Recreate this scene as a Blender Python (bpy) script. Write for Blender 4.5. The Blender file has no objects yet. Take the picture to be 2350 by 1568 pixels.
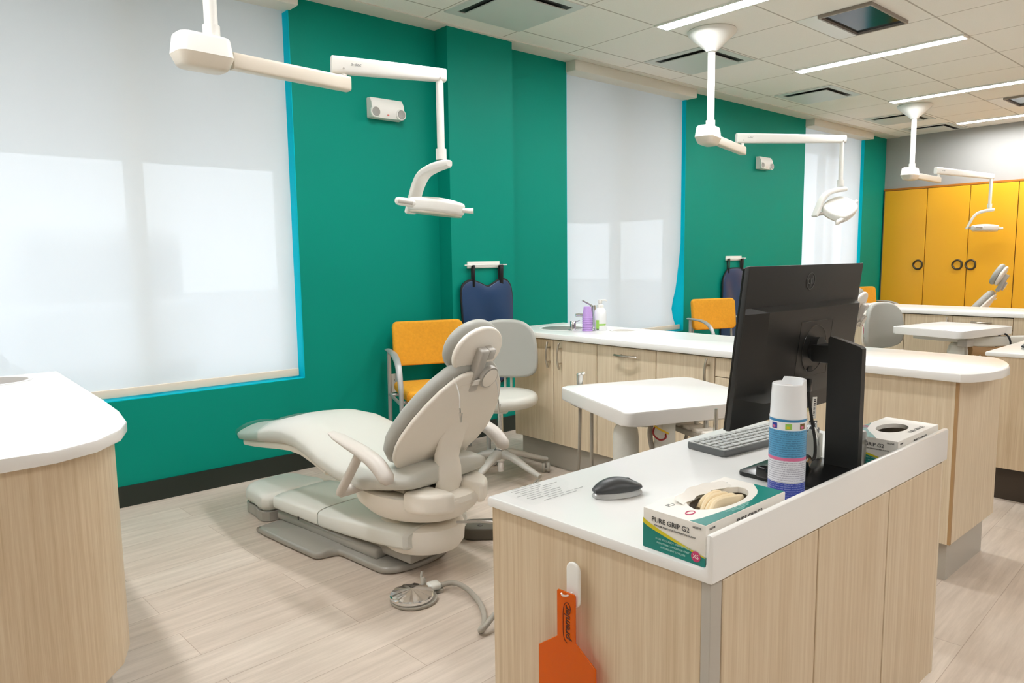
import bpy, bmesh, math, random
from mathutils import Vector, Matrix
R = math.radians
PI = math.pi
sc = bpy.context.scene
col = sc.collection

# ------------------------------------------------------------------ camera
cam_d = bpy.data.cameras.new('camera'); cam = bpy.data.objects.new('camera', cam_d); col.objects.link(cam)
cam_d.sensor_fit = 'HORIZONTAL'; cam_d.sensor_width = 36.0; cam_d.lens = 1656.7 / 2350 * 36.0
cam_d.clip_start = 0.05; cam_d.clip_end = 200
yw, pt, rl = R(41.159), R(-6.533), R(-0.758)
fwd = Vector((math.sin(yw) * math.cos(pt), math.cos(yw) * math.cos(pt), math.sin(pt)))
rt = Vector((math.cos(yw), -math.sin(yw), 0)); up = rt.cross(fwd)
rt2 = math.cos(rl) * rt + math.sin(rl) * up; up2 = -math.sin(rl) * rt + math.cos(rl) * up
cam.matrix_world = Matrix(((rt2.x, up2.x, -fwd.x, 0), (rt2.y, up2.y, -fwd.y, 0), (rt2.z, up2.z, -fwd.z, 1.2), (0, 0, 0, 1)))
sc.camera = cam
# ------------------------------------------------------------------ light and exposure
sc.view_settings.view_transform = 'Standard'; sc.view_settings.look = 'None'
sc.view_settings.exposure = 0.0; sc.view_settings.gamma = 1.0
sc.view_settings.use_curve_mapping = False
W = bpy.data.worlds.new('world'); sc.world = W; W.use_nodes = True
bgn = W.node_tree.nodes['Background']
bgn.inputs[0].default_value = (0.80, 0.90, 1.0, 1); bgn.inputs[1].default_value = 3.3
LIGHT_STRENGTH = 81.0          # ceiling strip diffusers
sc.cycles.max_bounces = 10; sc.cycles.diffuse_bounces = 6; sc.cycles.transparent_max_bounces = 16

# ------------------------------------------------------------------ materials
def srgb(r, g, b):
    f = lambda c: (c / 255 / 12.92) if c / 255 <= 0.04045 else ((c / 255 + 0.055) / 1.055) ** 2.4
    return (f(r), f(g), f(b), 1)
def mat(name, c, rough=0.5, metal=0.0, spec=0.5, coat=0.0, bump=0.0, bscale=300.0, var=0.0, vscale=8.0):
    m = bpy.data.materials.new(name); m.use_nodes = True
    nt = m.node_tree; b = nt.nodes['Principled BSDF']
    b.inputs['Base Color'].default_value = c; b.inputs['Roughness'].default_value = rough
    b.inputs['Metallic'].default_value = metal; b.inputs['Specular IOR Level'].default_value = spec
    b.inputs['Coat Weight'].default_value = coat
    if bump or var:
        tc = nt.nodes.new('ShaderNodeTexCoord')
    if bump:
        n = nt.nodes.new('ShaderNodeTexNoise'); n.inputs['Scale'].default_value = bscale
        nt.links.new(tc.outputs['Object'], n.inputs['Vector'])
        bp = nt.nodes.new('ShaderNodeBump'); bp.inputs['Strength'].default_value = bump; bp.inputs['Distance'].default_value = 0.002
        nt.links.new(n.outputs[0], bp.inputs['Height']); nt.links.new(bp.outputs[0], b.inputs['Normal'])
    if var:
        n = nt.nodes.new('ShaderNodeTexNoise'); n.inputs['Scale'].default_value = vscale; n.inputs['Detail'].default_value = 4
        nt.links.new(tc.outputs['Object'], n.inputs['Vector'])
        mx = nt.nodes.new('ShaderNodeMixRGB'); mx.blend_type = 'MULTIPLY'; mx.inputs[0].default_value = var
        mx.inputs[1].default_value = c; nt.links.new(n.outputs[0], mx.inputs[2]); nt.links.new(mx.outputs[0], b.inputs['Base Color'])
    return m
def emit_mat(name, c, s):
    m = bpy.data.materials.new(name); m.use_nodes = True; nt = m.node_tree
    nt.nodes.remove(nt.nodes['Principled BSDF']); e = nt.nodes.new('ShaderNodeEmission')
    e.inputs[0].default_value = c; e.inputs[1].default_value = s
    nt.links.new(e.outputs[0], nt.nodes['Material Output'].inputs[0]); return m
def clear_mat(name, c, gloss=0.12, rough=0.03, tint=(1, 1, 1, 1)):
    m = bpy.data.materials.new(name); m.use_nodes = True; nt = m.node_tree
    nt.nodes.remove(nt.nodes['Principled BSDF'])
    t = nt.nodes.new('ShaderNodeBsdfTransparent'); t.inputs[0].default_value = tint
    g = nt.nodes.new('ShaderNodeBsdfGlossy'); g.inputs[0].default_value = c; g.inputs['Roughness'].default_value = rough
    mx = nt.nodes.new('ShaderNodeMixShader'); mx.inputs[0].default_value = gloss
    nt.links.new(t.outputs[0], mx.inputs[1]); nt.links.new(g.outputs[0], mx.inputs[2])
    nt.links.new(mx.outputs[0], nt.nodes['Material Output'].inputs[0]); return m
def wood_mat(name, ca, cb, cc, scale=(55, 55, 1.3), rough=0.42):
    m = bpy.data.materials.new(name); m.use_nodes = True; nt = m.node_tree; b = nt.nodes['Principled BSDF']
    g = nt.nodes.new('ShaderNodeNewGeometry'); mp = nt.nodes.new('ShaderNodeMapping')
    mp.inputs['Scale'].default_value = scale; nt.links.new(g.outputs['Position'], mp.inputs['Vector'])
    n1 = nt.nodes.new('ShaderNodeTexNoise'); n1.inputs['Scale'].default_value = 1.0; n1.inputs['Detail'].default_value = 3
    n2 = nt.nodes.new('ShaderNodeTexNoise'); n2.inputs['Scale'].default_value = 4.5; n2.inputs['Detail'].default_value = 2
    nt.links.new(mp.outputs[0], n1.inputs['Vector']); nt.links.new(mp.outputs[0], n2.inputs['Vector'])
    ad = nt.nodes.new('ShaderNodeMath'); ad.operation = 'ADD'
    ml = nt.nodes.new('ShaderNodeMath'); ml.operation = 'MULTIPLY'; ml.inputs[1].default_value = 0.55
    nt.links.new(n2.outputs[0], ml.inputs[0]); nt.links.new(n1.outputs[0], ad.inputs[0]); nt.links.new(ml.outputs[0], ad.inputs[1])
    r = nt.nodes.new('ShaderNodeValToRGB'); r.color_ramp.elements[0].position = 0.5; r.color_ramp.elements[0].color = ca
    r.color_ramp.elements[1].position = 1.05; r.color_ramp.elements[1].color = cc
    e = r.color_ramp.elements.new(0.76); e.color = cb
    nt.links.new(ad.outputs[0], r.inputs[0]); nt.links.new(r.outputs[0], b.inputs['Base Color'])
    b.inputs['Roughness'].default_value = rough; return m
M = {}
M['green'] = mat('green_paint', (0.001, 0.245, 0.178, 1), 0.5, spec=0.12, bump=0.06, bscale=900)
M['cyan'] = mat('reveal_daylight_tint', (0.001, 0.52, 0.64, 1), 0.6, spec=0.05)  # green returns with bluish daylight put into the base colour
M['base'] = mat('black_green_vinyl', srgb(27, 36, 28), 0.45)
M['wallwhite'] = mat('white_paint', srgb(166, 165, 161), 0.6, bump=0.03, bscale=700)
M['tile'] = None
M['soffit'] = mat('border_paint', srgb(222, 219, 208), 0.65)
M['white'] = mat('white_plastic', srgb(236, 234, 228), 0.32)
M['white2'] = mat('warm_white_plastic', srgb(222, 212, 196), 0.35)
M['solid'] = mat('white_solid_surface', srgb(240, 239, 236), 0.22, spec=0.5)
M['wood'] = wood_mat('light_wood_laminate', srgb(202, 179, 146), srgb(213, 192, 161), srgb(222, 204, 175), (110, 110, 2.2))
M['woodd'] = wood_mat('light_wood_laminate_pale', srgb(206, 186, 157), srgb(217, 199, 170), srgb(226, 210, 184), (110, 110, 2.2))
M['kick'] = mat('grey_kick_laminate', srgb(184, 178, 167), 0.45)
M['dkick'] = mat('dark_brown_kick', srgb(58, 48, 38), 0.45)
M['steel'] = mat('brushed_nickel', (0.50, 0.45, 0.38, 1), 0.3, 1.0)
M['chrome'] = mat('chrome', (0.82, 0.83, 0.85, 1), 0.08, 1.0)
M['sinksteel'] = mat('sink_steel', (0.36, 0.34, 0.31, 1), 0.5, 0.8)
M['silver'] = mat('silver_paint', srgb(176, 176, 174), 0.38, 0.35)
M['yellow'] = mat('yellow_fabric', srgb(240, 168, 36), 0.85, bump=0.35, bscale=420, var=0.25, vscale=60)
M['ycab'] = mat('yellow_laminate', (0.86, 0.42, 0.014, 1), 0.4)
M['knob'] = mat('dark_bronze', srgb(84, 74, 58), 0.35, 0.7)
M['vinyl'] = mat('cream_grey_vinyl', srgb(202, 201, 192), 0.42)
M['vinylg'] = mat('grey_vinyl', srgb(172, 172, 165), 0.45)
M['shell'] = mat('cream_plastic', srgb(243, 237, 226), 0.38)
M['chairwhite'] = mat('off_white_plastic', srgb(222, 222, 214), 0.35)
M['chairgrey'] = mat('grey_enamel', srgb(158, 154, 146), 0.22, coat=0.4)
M['stoolgrey'] = mat('pale_grey_plastic', srgb(188, 185, 177), 0.4)
M['armgrey'] = mat('warm_grey_plastic', srgb(206, 199, 190), 0.4)
M['bracket'] = mat('grey_metal', srgb(192, 189, 183), 0.35, 0.3)
M['dark'] = mat('dark_gap', srgb(40, 38, 36), 0.6)
M['black'] = mat('black_plastic', srgb(34, 33, 31), 0.42, bump=0.15, bscale=1500)
M['blackg'] = mat('black_gloss', srgb(22, 22, 22), 0.2)
M['hose'] = mat('grey_hose', srgb(170, 164, 152), 0.45)
M['navy'] = mat('navy_vinyl', srgb(30, 60, 98), 0.3)
M['trimblack'] = mat('black_webbing', srgb(14, 16, 20), 0.7)
M['frost'] = mat('frosted_plastic', srgb(224, 224, 216), 0.4)
M['kbd'] = mat('grey_keys', srgb(178, 180, 178), 0.5)
M['kbdd'] = mat('dark_grey_plastic', srgb(92, 94, 94), 0.4)
M['lilac'] = mat('lilac_paper', srgb(186, 152, 216), 0.6)
M['grn'] = mat('lime_print', srgb(150, 200, 90), 0.5)
M['dgrn'] = mat('dark_green_print', srgb(95, 120, 70), 0.5)
M['boxw'] = mat('white_card', srgb(238, 234, 226), 0.4)
M['teal'] = mat('teal_print', srgb(8, 128, 118), 0.4)
M['yprint'] = mat('yellow_print', srgb(214, 200, 40), 0.4)
M['brown'] = mat('card_inside', srgb(120, 92, 52), 0.8)
M['ink'] = mat('dark_ink', srgb(60, 60, 60), 0.6)
M['inkl'] = mat('pale_ink', srgb(150, 152, 150), 0.6)
M['tealtxt'] = mat('pale_teal_ink', srgb(170, 214, 206), 0.6)
M['magenta'] = mat('magenta_print', srgb(200, 60, 110), 0.5)
M['glove'] = mat('cream_latex', srgb(240, 222, 186), 0.6)
M['canwhite'] = mat('can_white', srgb(238, 240, 242), 0.25)
M['cyanlab'] = mat('sky_blue_print', srgb(110, 200, 232), 0.3)
M['bluelab'] = mat('blue_print', srgb(56, 134, 184), 0.35)
M['navylab'] = mat('royal_blue_print', srgb(38, 58, 150), 0.35)
M['pinklab'] = mat('pink_print', srgb(214, 110, 150), 0.35)
M['greylab'] = mat('grey_text_print', srgb(206, 208, 214), 0.4)
M['note'] = mat('pale_yellow_paper', srgb(236, 226, 176), 0.7)
M['metalfl'] = mat('aluminium', (0.62, 0.62, 0.6, 1), 0.28, 1.0)
M['yw'] = mat('yellow_wire', srgb(230, 190, 40), 0.5)
M['rw'] = mat('red_wire', srgb(150, 30, 30), 0.5)
M['tan'] = mat('tan_sleeve', srgb(176, 140, 96), 0.6)
M['clear'] = clear_mat('clear_vinyl', (0.9, 0.95, 0.95, 1), 0.16, 0.08, (0.90, 0.95, 0.94, 1))
M['glass'] = clear_mat('window_glass', (0.9, 0.95, 0.95, 1), 0.05, 0.0)
M['film'] = clear_mat('clear_film', (0.95, 0.95, 0.95, 1), 0.015, 0.05)
M['lamp'] = emit_mat('strip_light', (0.975, 0.985, 1.0, 1), LIGHT_STRENGTH)
M['lampdim'] = emit_mat('strip_light_dimmed', (0.985, 0.98, 0.98, 1), LIGHT_STRENGTH * 0.62)
M['ventw'] = mat('vent_white', srgb(208, 212, 206), 0.4)
M['vgap'] = mat('vent_throat', srgb(58, 60, 58), 0.6)
M['screen'] = mat('dark_screen', srgb(30, 38, 46), 0.12, spec=0.25)
M['frame'] = mat('screen_frame', srgb(150, 140, 130), 0.4)
M['lens'] = mat('lamp_lens', srgb(214, 206, 190), 0.2)
M['greyp'] = mat('grey_grip', srgb(186, 180, 172), 0.5)
M['emlens'] = mat('emergency_lens', srgb(150, 148, 142), 0.3)
M['red'] = mat('red_indicator', srgb(230, 110, 100), 0.4)
M['asphalt'] = mat('pale_concrete', srgb(190, 192, 194), 0.8)
M['van'] = mat('white_car_paint', srgb(235, 236, 238), 0.3)
M['facade'] = mat('pale_facade', srgb(200, 204, 210), 0.8)
M['awning'] = mat('awning_grey', srgb(196, 196, 194), 0.8)
# orange acrylic
m = bpy.data.materials.new('orange_acrylic'); m.use_nodes = True; nt = m.node_tree; b = nt.nodes['Principled BSDF']
b.inputs['Base Color'].default_value = (0.80, 0.185, 0.0, 1); b.inputs['Roughness'].default_value = 0.25
t = nt.nodes.new('ShaderNodeBsdfTransparent'); t.inputs[0].default_value = (1.0, 0.28, 0.01, 1)
mx = nt.nodes.new('ShaderNodeMixShader'); mx.inputs[0].default_value = 0.45
nt.links.new(b.outputs[0], mx.inputs[1]); nt.links.new(t.outputs[0], mx.inputs[2]); nt.links.new(mx.outputs[0], nt.nodes['Material Output'].inputs[0])
M['orange'] = m
# blind fabric: translucent weave with a little open mesh
m = bpy.data.materials.new('blind_fabric'); m.use_nodes = True; nt = m.node_tree; nt.nodes.remove(nt.nodes['Principled BSDF'])
d = nt.nodes.new('ShaderNodeBsdfDiffuse'); d.inputs[0].default_value = (0.80, 0.80, 0.78, 1)
tl = nt.nodes.new('ShaderNodeBsdfTranslucent'); tl.inputs[0].default_value = (0.80, 0.82, 0.83, 1)
tr = nt.nodes.new('ShaderNodeBsdfTransparent'); tr.inputs[0].default_value = (1, 1, 1, 1)
m1 = nt.nodes.new('ShaderNodeMixShader'); m1.inputs[0].default_value = 0.45
m2 = nt.nodes.new('ShaderNodeMixShader'); m2.inputs[0].default_value = 0.06
nt.links.new(d.outputs[0], m1.inputs[1]); nt.links.new(tl.outputs[0], m1.inputs[2])
nt.links.new(m1.outputs[0], m2.inputs[1]); nt.links.new(tr.outputs[0], m2.inputs[2]); nt.links.new(m2.outputs[0], nt.nodes['Material Output'].inputs[0])
M['blind'] = m
# ceiling tiles
def grid_mat():
    m = bpy.data.materials.new('ceiling_tile'); m.use_nodes = True; nt = m.node_tree; b = nt.nodes['Principled BSDF']
    g = nt.nodes.new('ShaderNodeNewGeometry'); sx = nt.nodes.new('ShaderNodeSeparateXYZ'); nt.links.new(g.outputs['Position'], sx.inputs[0])
    def line(sock, off, step, wid):
        a = nt.nodes.new('ShaderNodeMath'); a.operation = 'SUBTRACT'; a.inputs[1].default_value = off; nt.links.new(sock, a.inputs[0])
        f = nt.nodes.new('ShaderNodeMath'); f.operation = 'PINGPONG'; f.inputs[1].default_value = step / 2; nt.links.new(a.outputs[0], f.inputs[0])
        l = nt.nodes.new('ShaderNodeMath'); l.operation = 'LESS_THAN'; l.inputs[1].default_value = wid; nt.links.new(f.outputs[0], l.inputs[0])
        return l.outputs[0]
    lx = line(sx.outputs[0], 3.827, 0.609, 0.0045); ly = line(sx.outputs[1], 2.96, 0.6, 0.0055)
    mxm = nt.nodes.new('ShaderNodeMath'); mxm.operation = 'MAXIMUM'; nt.links.new(lx, mxm.inputs[0]); nt.links.new(ly, mxm.inputs[1])
    n = nt.nodes.new('ShaderNodeTexNoise'); n.inputs['Scale'].default_value = 260; n.inputs['Detail'].default_value = 3; nt.links.new(g.outputs['Position'], n.inputs['Vector'])
    r = nt.nodes.new('ShaderNodeValToRGB'); r.color_ramp.elements[0].color = srgb(236, 231, 222); r.color_ramp.elements[1].color = srgb(248, 245, 238)
    nt.links.new(n.outputs[0], r.inputs[0])
    mc = nt.nodes.new('ShaderNodeMixRGB'); mc.inputs[2].default_value = srgb(190, 182, 170)
    nt.links.new(mxm.outputs[0], mc.inputs[0]); nt.links.new(r.outputs[0], mc.inputs[1]); nt.links.new(mc.outputs[0], b.inputs['Base Color'])
    b.inputs['Roughness'].default_value = 0.8; return m
M['tile'] = grid_mat()
# floor planks
def floor_mat():
    m = bpy.data.materials.new('vinyl_planks'); m.use_nodes = True; nt = m.node_tree; b = nt.nodes['Principled BSDF']
    g = nt.nodes.new('ShaderNodeNewGeometry'); mp = nt.nodes.new('ShaderNodeMapping'); mp.inputs['Rotation'].default_value = (0, 0, R(-3))
    nt.links.new(g.outputs['Position'], mp.inputs['Vector'])
    br = nt.nodes.new('ShaderNodeTexBrick'); br.inputs['Scale'].default_value = 1.0; br.inputs['Mortar Size'].default_value = 0.0012
    br.inputs['Brick Width'].default_value = 1.22; br.inputs['Row Height'].default_value = 0.182; br.offset = 0.37
    br.inputs['Color1'].default_value = srgb(212, 199, 185); br.inputs['Color2'].default_value = srgb(203, 188, 173); br.inputs['Mortar'].default_value = srgb(178, 161, 146)
    nt.links.new(mp.outputs[0], br.inputs['Vector'])
    mp2 = nt.nodes.new('ShaderNodeMapping'); mp2.inputs['Scale'].default_value = (2.2, 26, 1); nt.links.new(mp.outputs[0], mp2.inputs['Vector'])
    n = nt.nodes.new('ShaderNodeTexNoise'); n.inputs['Scale'].default_value = 1.3; n.inputs['Detail'].default_value = 6; n.inputs['Roughness'].default_value = 0.65
    nt.links.new(mp2.outputs[0], n.inputs['Vector'])
    r = nt.nodes.new('ShaderNodeValToRGB'); r.color_ramp.elements[0].position = 0.3; r.color_ramp.elements[0].color = (0.80, 0.78, 0.76, 1)
    r.color_ramp.elements[1].position = 0.7; r.color_ramp.elements[1].color = (1.08, 1.08, 1.08, 1); nt.links.new(n.outputs[0], r.inputs[0])
    mx = nt.nodes.new('ShaderNodeMixRGB'); mx.blend_type = 'MULTIPLY'; mx.inputs[0].default_value = 1.0
    nt.links.new(br.outputs[0], mx.inputs[1]); nt.links.new(r.outputs[0], mx.inputs[2]); nt.links.new(mx.outputs[0], b.inputs['Base Color'])
    b.inputs['Roughness'].default_value = 0.42; b.inputs['Specular IOR Level'].default_value = 0.35
    return m
M['floor'] = floor_mat()
# printed small text: fine broken lines along local z
def text_mat(name, paper, ink, step=0.0042, amt=0.5):
    m = bpy.data.materials.new(name); m.use_nodes = True; nt = m.node_tree; b = nt.nodes['Principled BSDF']
    tc = nt.nodes.new('ShaderNodeTexCoord'); sx = nt.nodes.new('ShaderNodeSeparateXYZ'); nt.links.new(tc.outputs['Object'], sx.inputs[0])
    f = nt.nodes.new('ShaderNodeMath'); f.operation = 'PINGPONG'; f.inputs[1].default_value = step / 2; nt.links.new(sx.outputs[2], f.inputs[0])
    l = nt.nodes.new('ShaderNodeMath'); l.operation = 'LESS_THAN'; l.inputs[1].default_value = step * 0.24; nt.links.new(f.outputs[0], l.inputs[0])
    mp = nt.nodes.new('ShaderNodeMapping'); mp.inputs['Scale'].default_value = (420, 420, 1 / step * 2); nt.links.new(tc.outputs['Object'], mp.inputs['Vector'])
    n = nt.nodes.new('ShaderNodeTexNoise'); n.inputs['Scale'].default_value = 1.0; nt.links.new(mp.outputs[0], n.inputs['Vector'])
    g = nt.nodes.new('ShaderNodeMath'); g.operation = 'GREATER_THAN'; g.inputs[1].default_value = 0.44; nt.links.new(n.outputs[0], g.inputs[0])
    ml = nt.nodes.new('ShaderNodeMath'); ml.operation = 'MULTIPLY'; nt.links.new(l.outputs[0], ml.inputs[0]); nt.links.new(g.outputs[0], ml.inputs[1])
    m3 = nt.nodes.new('ShaderNodeMath'); m3.operation = 'MULTIPLY'; m3.inputs[1].default_value = amt; nt.links.new(ml.outputs[0], m3.inputs[0])
    mx = nt.nodes.new('ShaderNodeMixRGB'); mx.inputs[1].default_value = paper; mx.inputs[2].default_value = ink
    nt.links.new(m3.outputs[0], mx.inputs[0]); nt.links.new(mx.outputs[0], b.inputs['Base Color']); b.inputs['Roughness'].default_value = 0.35
    return m
M['txtblue'] = text_mat('blue_fine_print', srgb(84, 158, 200), srgb(30, 66, 110))
M['txtgrey'] = text_mat('white_fine_print', srgb(218, 218, 224), srgb(96, 98, 120))
M['txtnavy'] = text_mat('navy_fine_print', srgb(38, 58, 150), srgb(150, 160, 210))

# ------------------------------------------------------------------ mesh helpers
def nb(): return bmesh.new()
def rbox(bm, x0, x1, y0, y1, z0, z1, r=0.0, seg=3, mi=0, mtx=None):
    vs = [bm.verts.new((x, y, z)) for x in (x0, x1) for y in (y0, y1) for z in (z0, z1)]
    fs = [(0, 1, 3, 2), (4, 6, 7, 5), (0, 4, 5, 1), (2, 3, 7, 6), (0, 2, 6, 4), (1, 5, 7, 3)]
    faces = [bm.faces.new([vs[i] for i in f]) for f in fs]
    for f in faces: f.material_index = mi
    if mtx is not None: bmesh.ops.transform(bm, matrix=mtx, verts=vs)
    if r > 0:
        es = list({e for f in faces for e in f.edges})
        bmesh.ops.bevel(bm, geom=es, offset=r, segments=seg, profile=0.5, affect='EDGES', clamp_overlap=True, material=-1)
    return bm
def prism(bm, pts, z0, z1, r=0.0, seg=3, mi=0, mtx=None, rv=0.0):
    b = [bm.verts.new((p[0], p[1], z0)) for p in pts]; t = [bm.verts.new((p[0], p[1], z1)) for p in pts]
    n = len(pts)
    area = sum(pts[i][0] * pts[(i + 1) % n][1] - pts[(i + 1) % n][0] * pts[i][1] for i in range(n))
    fb = bm.faces.new(list(reversed(b)) if area > 0 else b); ft = bm.faces.new(t if area > 0 else list(reversed(t)))
    sides = []
    for i in range(n):
        j = (i + 1) % n
        q = [b[i], b[j], t[j], t[i]] if area > 0 else [b[j], b[i], t[i], t[j]]
        sides.append(bm.faces.new(q))
    for f in [fb, ft] + sides: f.material_index = mi
    if mtx is not None: bmesh.ops.transform(bm, matrix=mtx, verts=b + t)
    if r > 0:
        es = list(set(fb.edges) | set(ft.edges))
        bmesh.ops.bevel(bm, geom=es, offset=r, segments=seg, profile=0.5, affect='EDGES', clamp_overlap=True, material=-1)
    return bm
def loft(bm, rings, cap=True, mi=0, closed=True, ngon=False):
    vr = [[bm.verts.new(p) for p in ring] for ring in rings]
    n = len(vr[0])
    for a, b in zip(vr[:-1], vr[1:]):
        for i in range(n if closed else n - 1):
            j = (i + 1) % n
            f = bm.faces.new((a[i], a[j], b[j], b[i])); f.material_index = mi
    if ngon:
        bm.faces.new(list(reversed(vr[0]))); bm.faces.new(vr[-1])
    elif cap:
        for ring, rev in ((vr[0], True), (vr[-1], False)):
            c = sum((v.co for v in ring), Vector()) / n
            cv = bm.verts.new(c)
            for i in range(n):
                j = (i + 1) % n
                f = bm.faces.new((ring[j], ring[i], cv) if rev else (ring[i], ring[j], cv)); f.material_index = mi
    return bm
def lathe(bm, prof, n=32, mtx=None, mi=0, cap=True):
    rings = []
    for r, z in prof:
        ring = [Vector((r * math.cos(2 * PI * i / n), r * math.sin(2 * PI * i / n), z)) for i in range(n)]
        if mtx is not None: ring = [mtx @ p for p in ring]
        rings.append(ring)
    return loft(bm, rings, cap, mi)
def smooth_path(pts, k=6):
    P = [Vector(p) for p in pts]
    if len(P) < 3: return P
    out = []
    Q = [P[0] * 2 - P[1]] + P + [P[-1] * 2 - P[-2]]
    for i in range(1, len(Q) - 2):
        p0, p1, p2, p3 = Q[i - 1], Q[i], Q[i + 1], Q[i + 2]
        for s in range(k):
            t = s / k
            out.append(0.5 * ((2 * p1) + (p2 - p0) * t + (2 * p0 - 5 * p1 + 4 * p2 - p3) * t * t + (3 * p1 - p0 - 3 * p2 + p3) * t ** 3))
    out.append(P[-1]); return out
def tube(bm, pts, r, n=10, smooth=0, mi=0, ry=None, upv=None, rads=None, cap=True, sq=None):
    if smooth: 
        if rads: 
            m0 = len(pts); 
        P = smooth_path(pts, smooth)
    else: P = [Vector(p) for p in pts]
    N = len(P); rings = []
    T = []
    for i in range(N):
        t = (P[min(i + 1, N - 1)] - P[max(i - 1, 0)]); T.append(t.normalized())
    u = Vector(upv) if upv else (Vector((0, 0, 1)) if abs(T[0].z) < 0.9 else Vector((1, 0, 0)))
    for i in range(N):
        t = T[i]; 
        a = (u - t * u.dot(t)); a.normalize(); 
        if not upv: u = a
        b = t.cross(a)
        if rads:
            s = i / (N - 1) * (len(rads) - 1); k = min(int(s), len(rads) - 2); f = s - k
            ra, rb = [rads[k][q] * (1 - f) + rads[k + 1][q] * f for q in (0, 1)]
        else: ra, rb = r, (ry if ry else r)
        ring = []
        for j in range(n):
            an = 2 * PI * j / n; ca, sa = math.cos(an), math.sin(an)
            if sq:
                ca = math.copysign(abs(ca) ** (2 / sq), ca); sa = math.copysign(abs(sa) ** (2 / sq), sa)
            ring.append(P[i] + a * (ra * ca) + b * (rb * sa))
        rings.append(ring)
    return loft(bm, rings, cap, mi)
def pad(bm, outline, t0, t1, r, dome0=0.0, dome1=0.0, origin=(0, 0, 0), ex=(1, 0, 0), ey=(0, 1, 0), ez=(0, 0, 1), mi=0, k=5):
    """cushion: closed outline (x, y) extruded t0..t1 along ez with rounded rims and domed faces"""
    O, X, Y, Z = Vector(origin), Vector(ex), Vector(ey), Vector(ez)
    n = len(outline); cx = sum(p[0] for p in outline) / n; cy = sum(p[1] for p in outline) / n
    def inset(d):
        res = []
        for p in outline:
            dx, dy = p[0] - cx, p[1] - cy; L = math.hypot(dx, dy) or 1
            f = max(0.0, (L - d) / L); res.append((cx + dx * f, cy + dy * f))
        return res
    def ring(pts, z): return [O + X * p[0] + Y * p[1] + Z * z for p in pts]
    def sc_(f, pts): return [(cx + (p[0] - cx) * f, cy + (p[1] - cy) * f) for p in pts]
    rings = []
    i0 = inset(r)
    for f in (0.25, 0.5, 0.75): rings.append(ring(sc_(f, i0), t0 - dome0 * (1 - f * f)))
    for j in range(k + 1):
        a = PI / 2 * j / k; rings.append(ring(inset(r * (1 - math.sin(a))), t0 + r * (1 - math.cos(a))))
    for j in range(k + 1):
        a = PI / 2 * (1 - j / k); rings.append(ring(inset(r * (1 - math.sin(a))), t1 - r * (1 - math.cos(a))))
    for f in (0.75, 0.5, 0.25): rings.append(ring(sc_(f, i0), t1 + dome1 * (1 - f * f)))
    return loft(bm, rings, True, mi)
def rrect(x0, x1, y0, y1, r, seg=6):
    pts = []
    for cx, cy, a0 in ((x1 - r, y1 - r, 0), (x0 + r, y1 - r, 90), (x0 + r, y0 + r, 180), (x1 - r, y0 + r, 270)):
        for i in range(seg + 1):
            a = R(a0 + 90 * i / seg); pts.append((cx + r * math.cos(a), cy + r * math.sin(a)))
    return pts
def sym(half):
    """closed outline from (s, hw) half profile"""
    return [(hw, s) for s, hw in half] + [(-hw, s) for s, hw in reversed(half)]
def curve_out(pts, k=5):
    P = [Vector((p[0], p[1], 0)) for p in pts]; n = len(P); out = []
    for i in range(n):
        p0, p1, p2, p3 = P[i - 1], P[i], P[(i + 1) % n], P[(i + 2) % n]
        for s in range(k):
            t = s / k
            q = 0.5 * ((2 * p1) + (p2 - p0) * t + (2 * p0 - 5 * p1 + 4 * p2 - p3) * t * t + (3 * p1 - p0 - 3 * p2 + p3) * t ** 3)
            out.append((q.x, q.y))
    return out
def superring(cx, z0, z1, hw, y, p=3.2, n=28, crown=0.0):
    cz, hz = (z0 + z1) / 2, (z1 - z0) / 2; ring = []
    for i in range(n):
        a = 2 * PI * i / n; ca, sa = math.cos(a), math.sin(a)
        x = math.copysign(abs(ca) ** (2 / p), ca) * hw; z = math.copysign(abs(sa) ** (2 / p), sa) * hz
        z2 = cz + z
        if sa > 0: z2 += crown * (1 - (x / hw) ** 2) * sa
        ring.append(Vector((cx + x, y, z2)))
    return ring
def text_bm(bm, s, size, mtx, depth=0.0004, align='CENTER', mi=0, shear=0.0, spacing=1.0, bold=0.0):
    cu = bpy.data.curves.new('t', 'FONT'); cu.body = s; cu.size = size; cu.align_x = align; cu.align_y = 'CENTER'
    cu.extrude = depth; cu.offset = bold; cu.shear = shear; cu.space_character = spacing; cu.resolution_u = 3
    o = bpy.data.objects.new('t', cu); col.objects.link(o)
    bpy.context.view_layer.update()
    dg = bpy.context.evaluated_depsgraph_get(); me = bpy.data.meshes.new_from_object(o.evaluated_get(dg))
    me.transform(mtx)
    k = len(bm.faces); bm.from_mesh(me); bm.faces.ensure_lookup_table()
    for f in bm.faces[k:]: f.material_index = mi
    bpy.data.objects.remove(o); bpy.data.curves.remove(cu); bpy.data.meshes.remove(me)
    return bm
def obj(name, bm, mats, parent=None, smooth=35, loc=None, rotz=None):
    me = bpy.data.meshes.new(name)
    bmesh.ops.recalc_face_normals(bm, faces=bm.faces[:])
    bm.to_mesh(me); bm.free()
    for mm in (mats if isinstance(mats, (list, tuple)) else [mats]): me.materials.append(M[mm] if isinstance(mm, str) else mm)
    if smooth:
        me.polygons.foreach_set('use_smooth', [True] * len(me.polygons)); me.set_sharp_from_angle(angle=R(smooth))
    o = bpy.data.objects.new(name, me); col.objects.link(o)
    if parent: o.parent = parent
    if loc is not None: o.location = loc
    if rotz is not None: o.rotation_euler = (0, 0, rotz)
    return o
def tag(o, label, cat, group=None):
    o['label'] = label; o['category'] = cat
    if group: o['group'] = group
    return o
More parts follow.
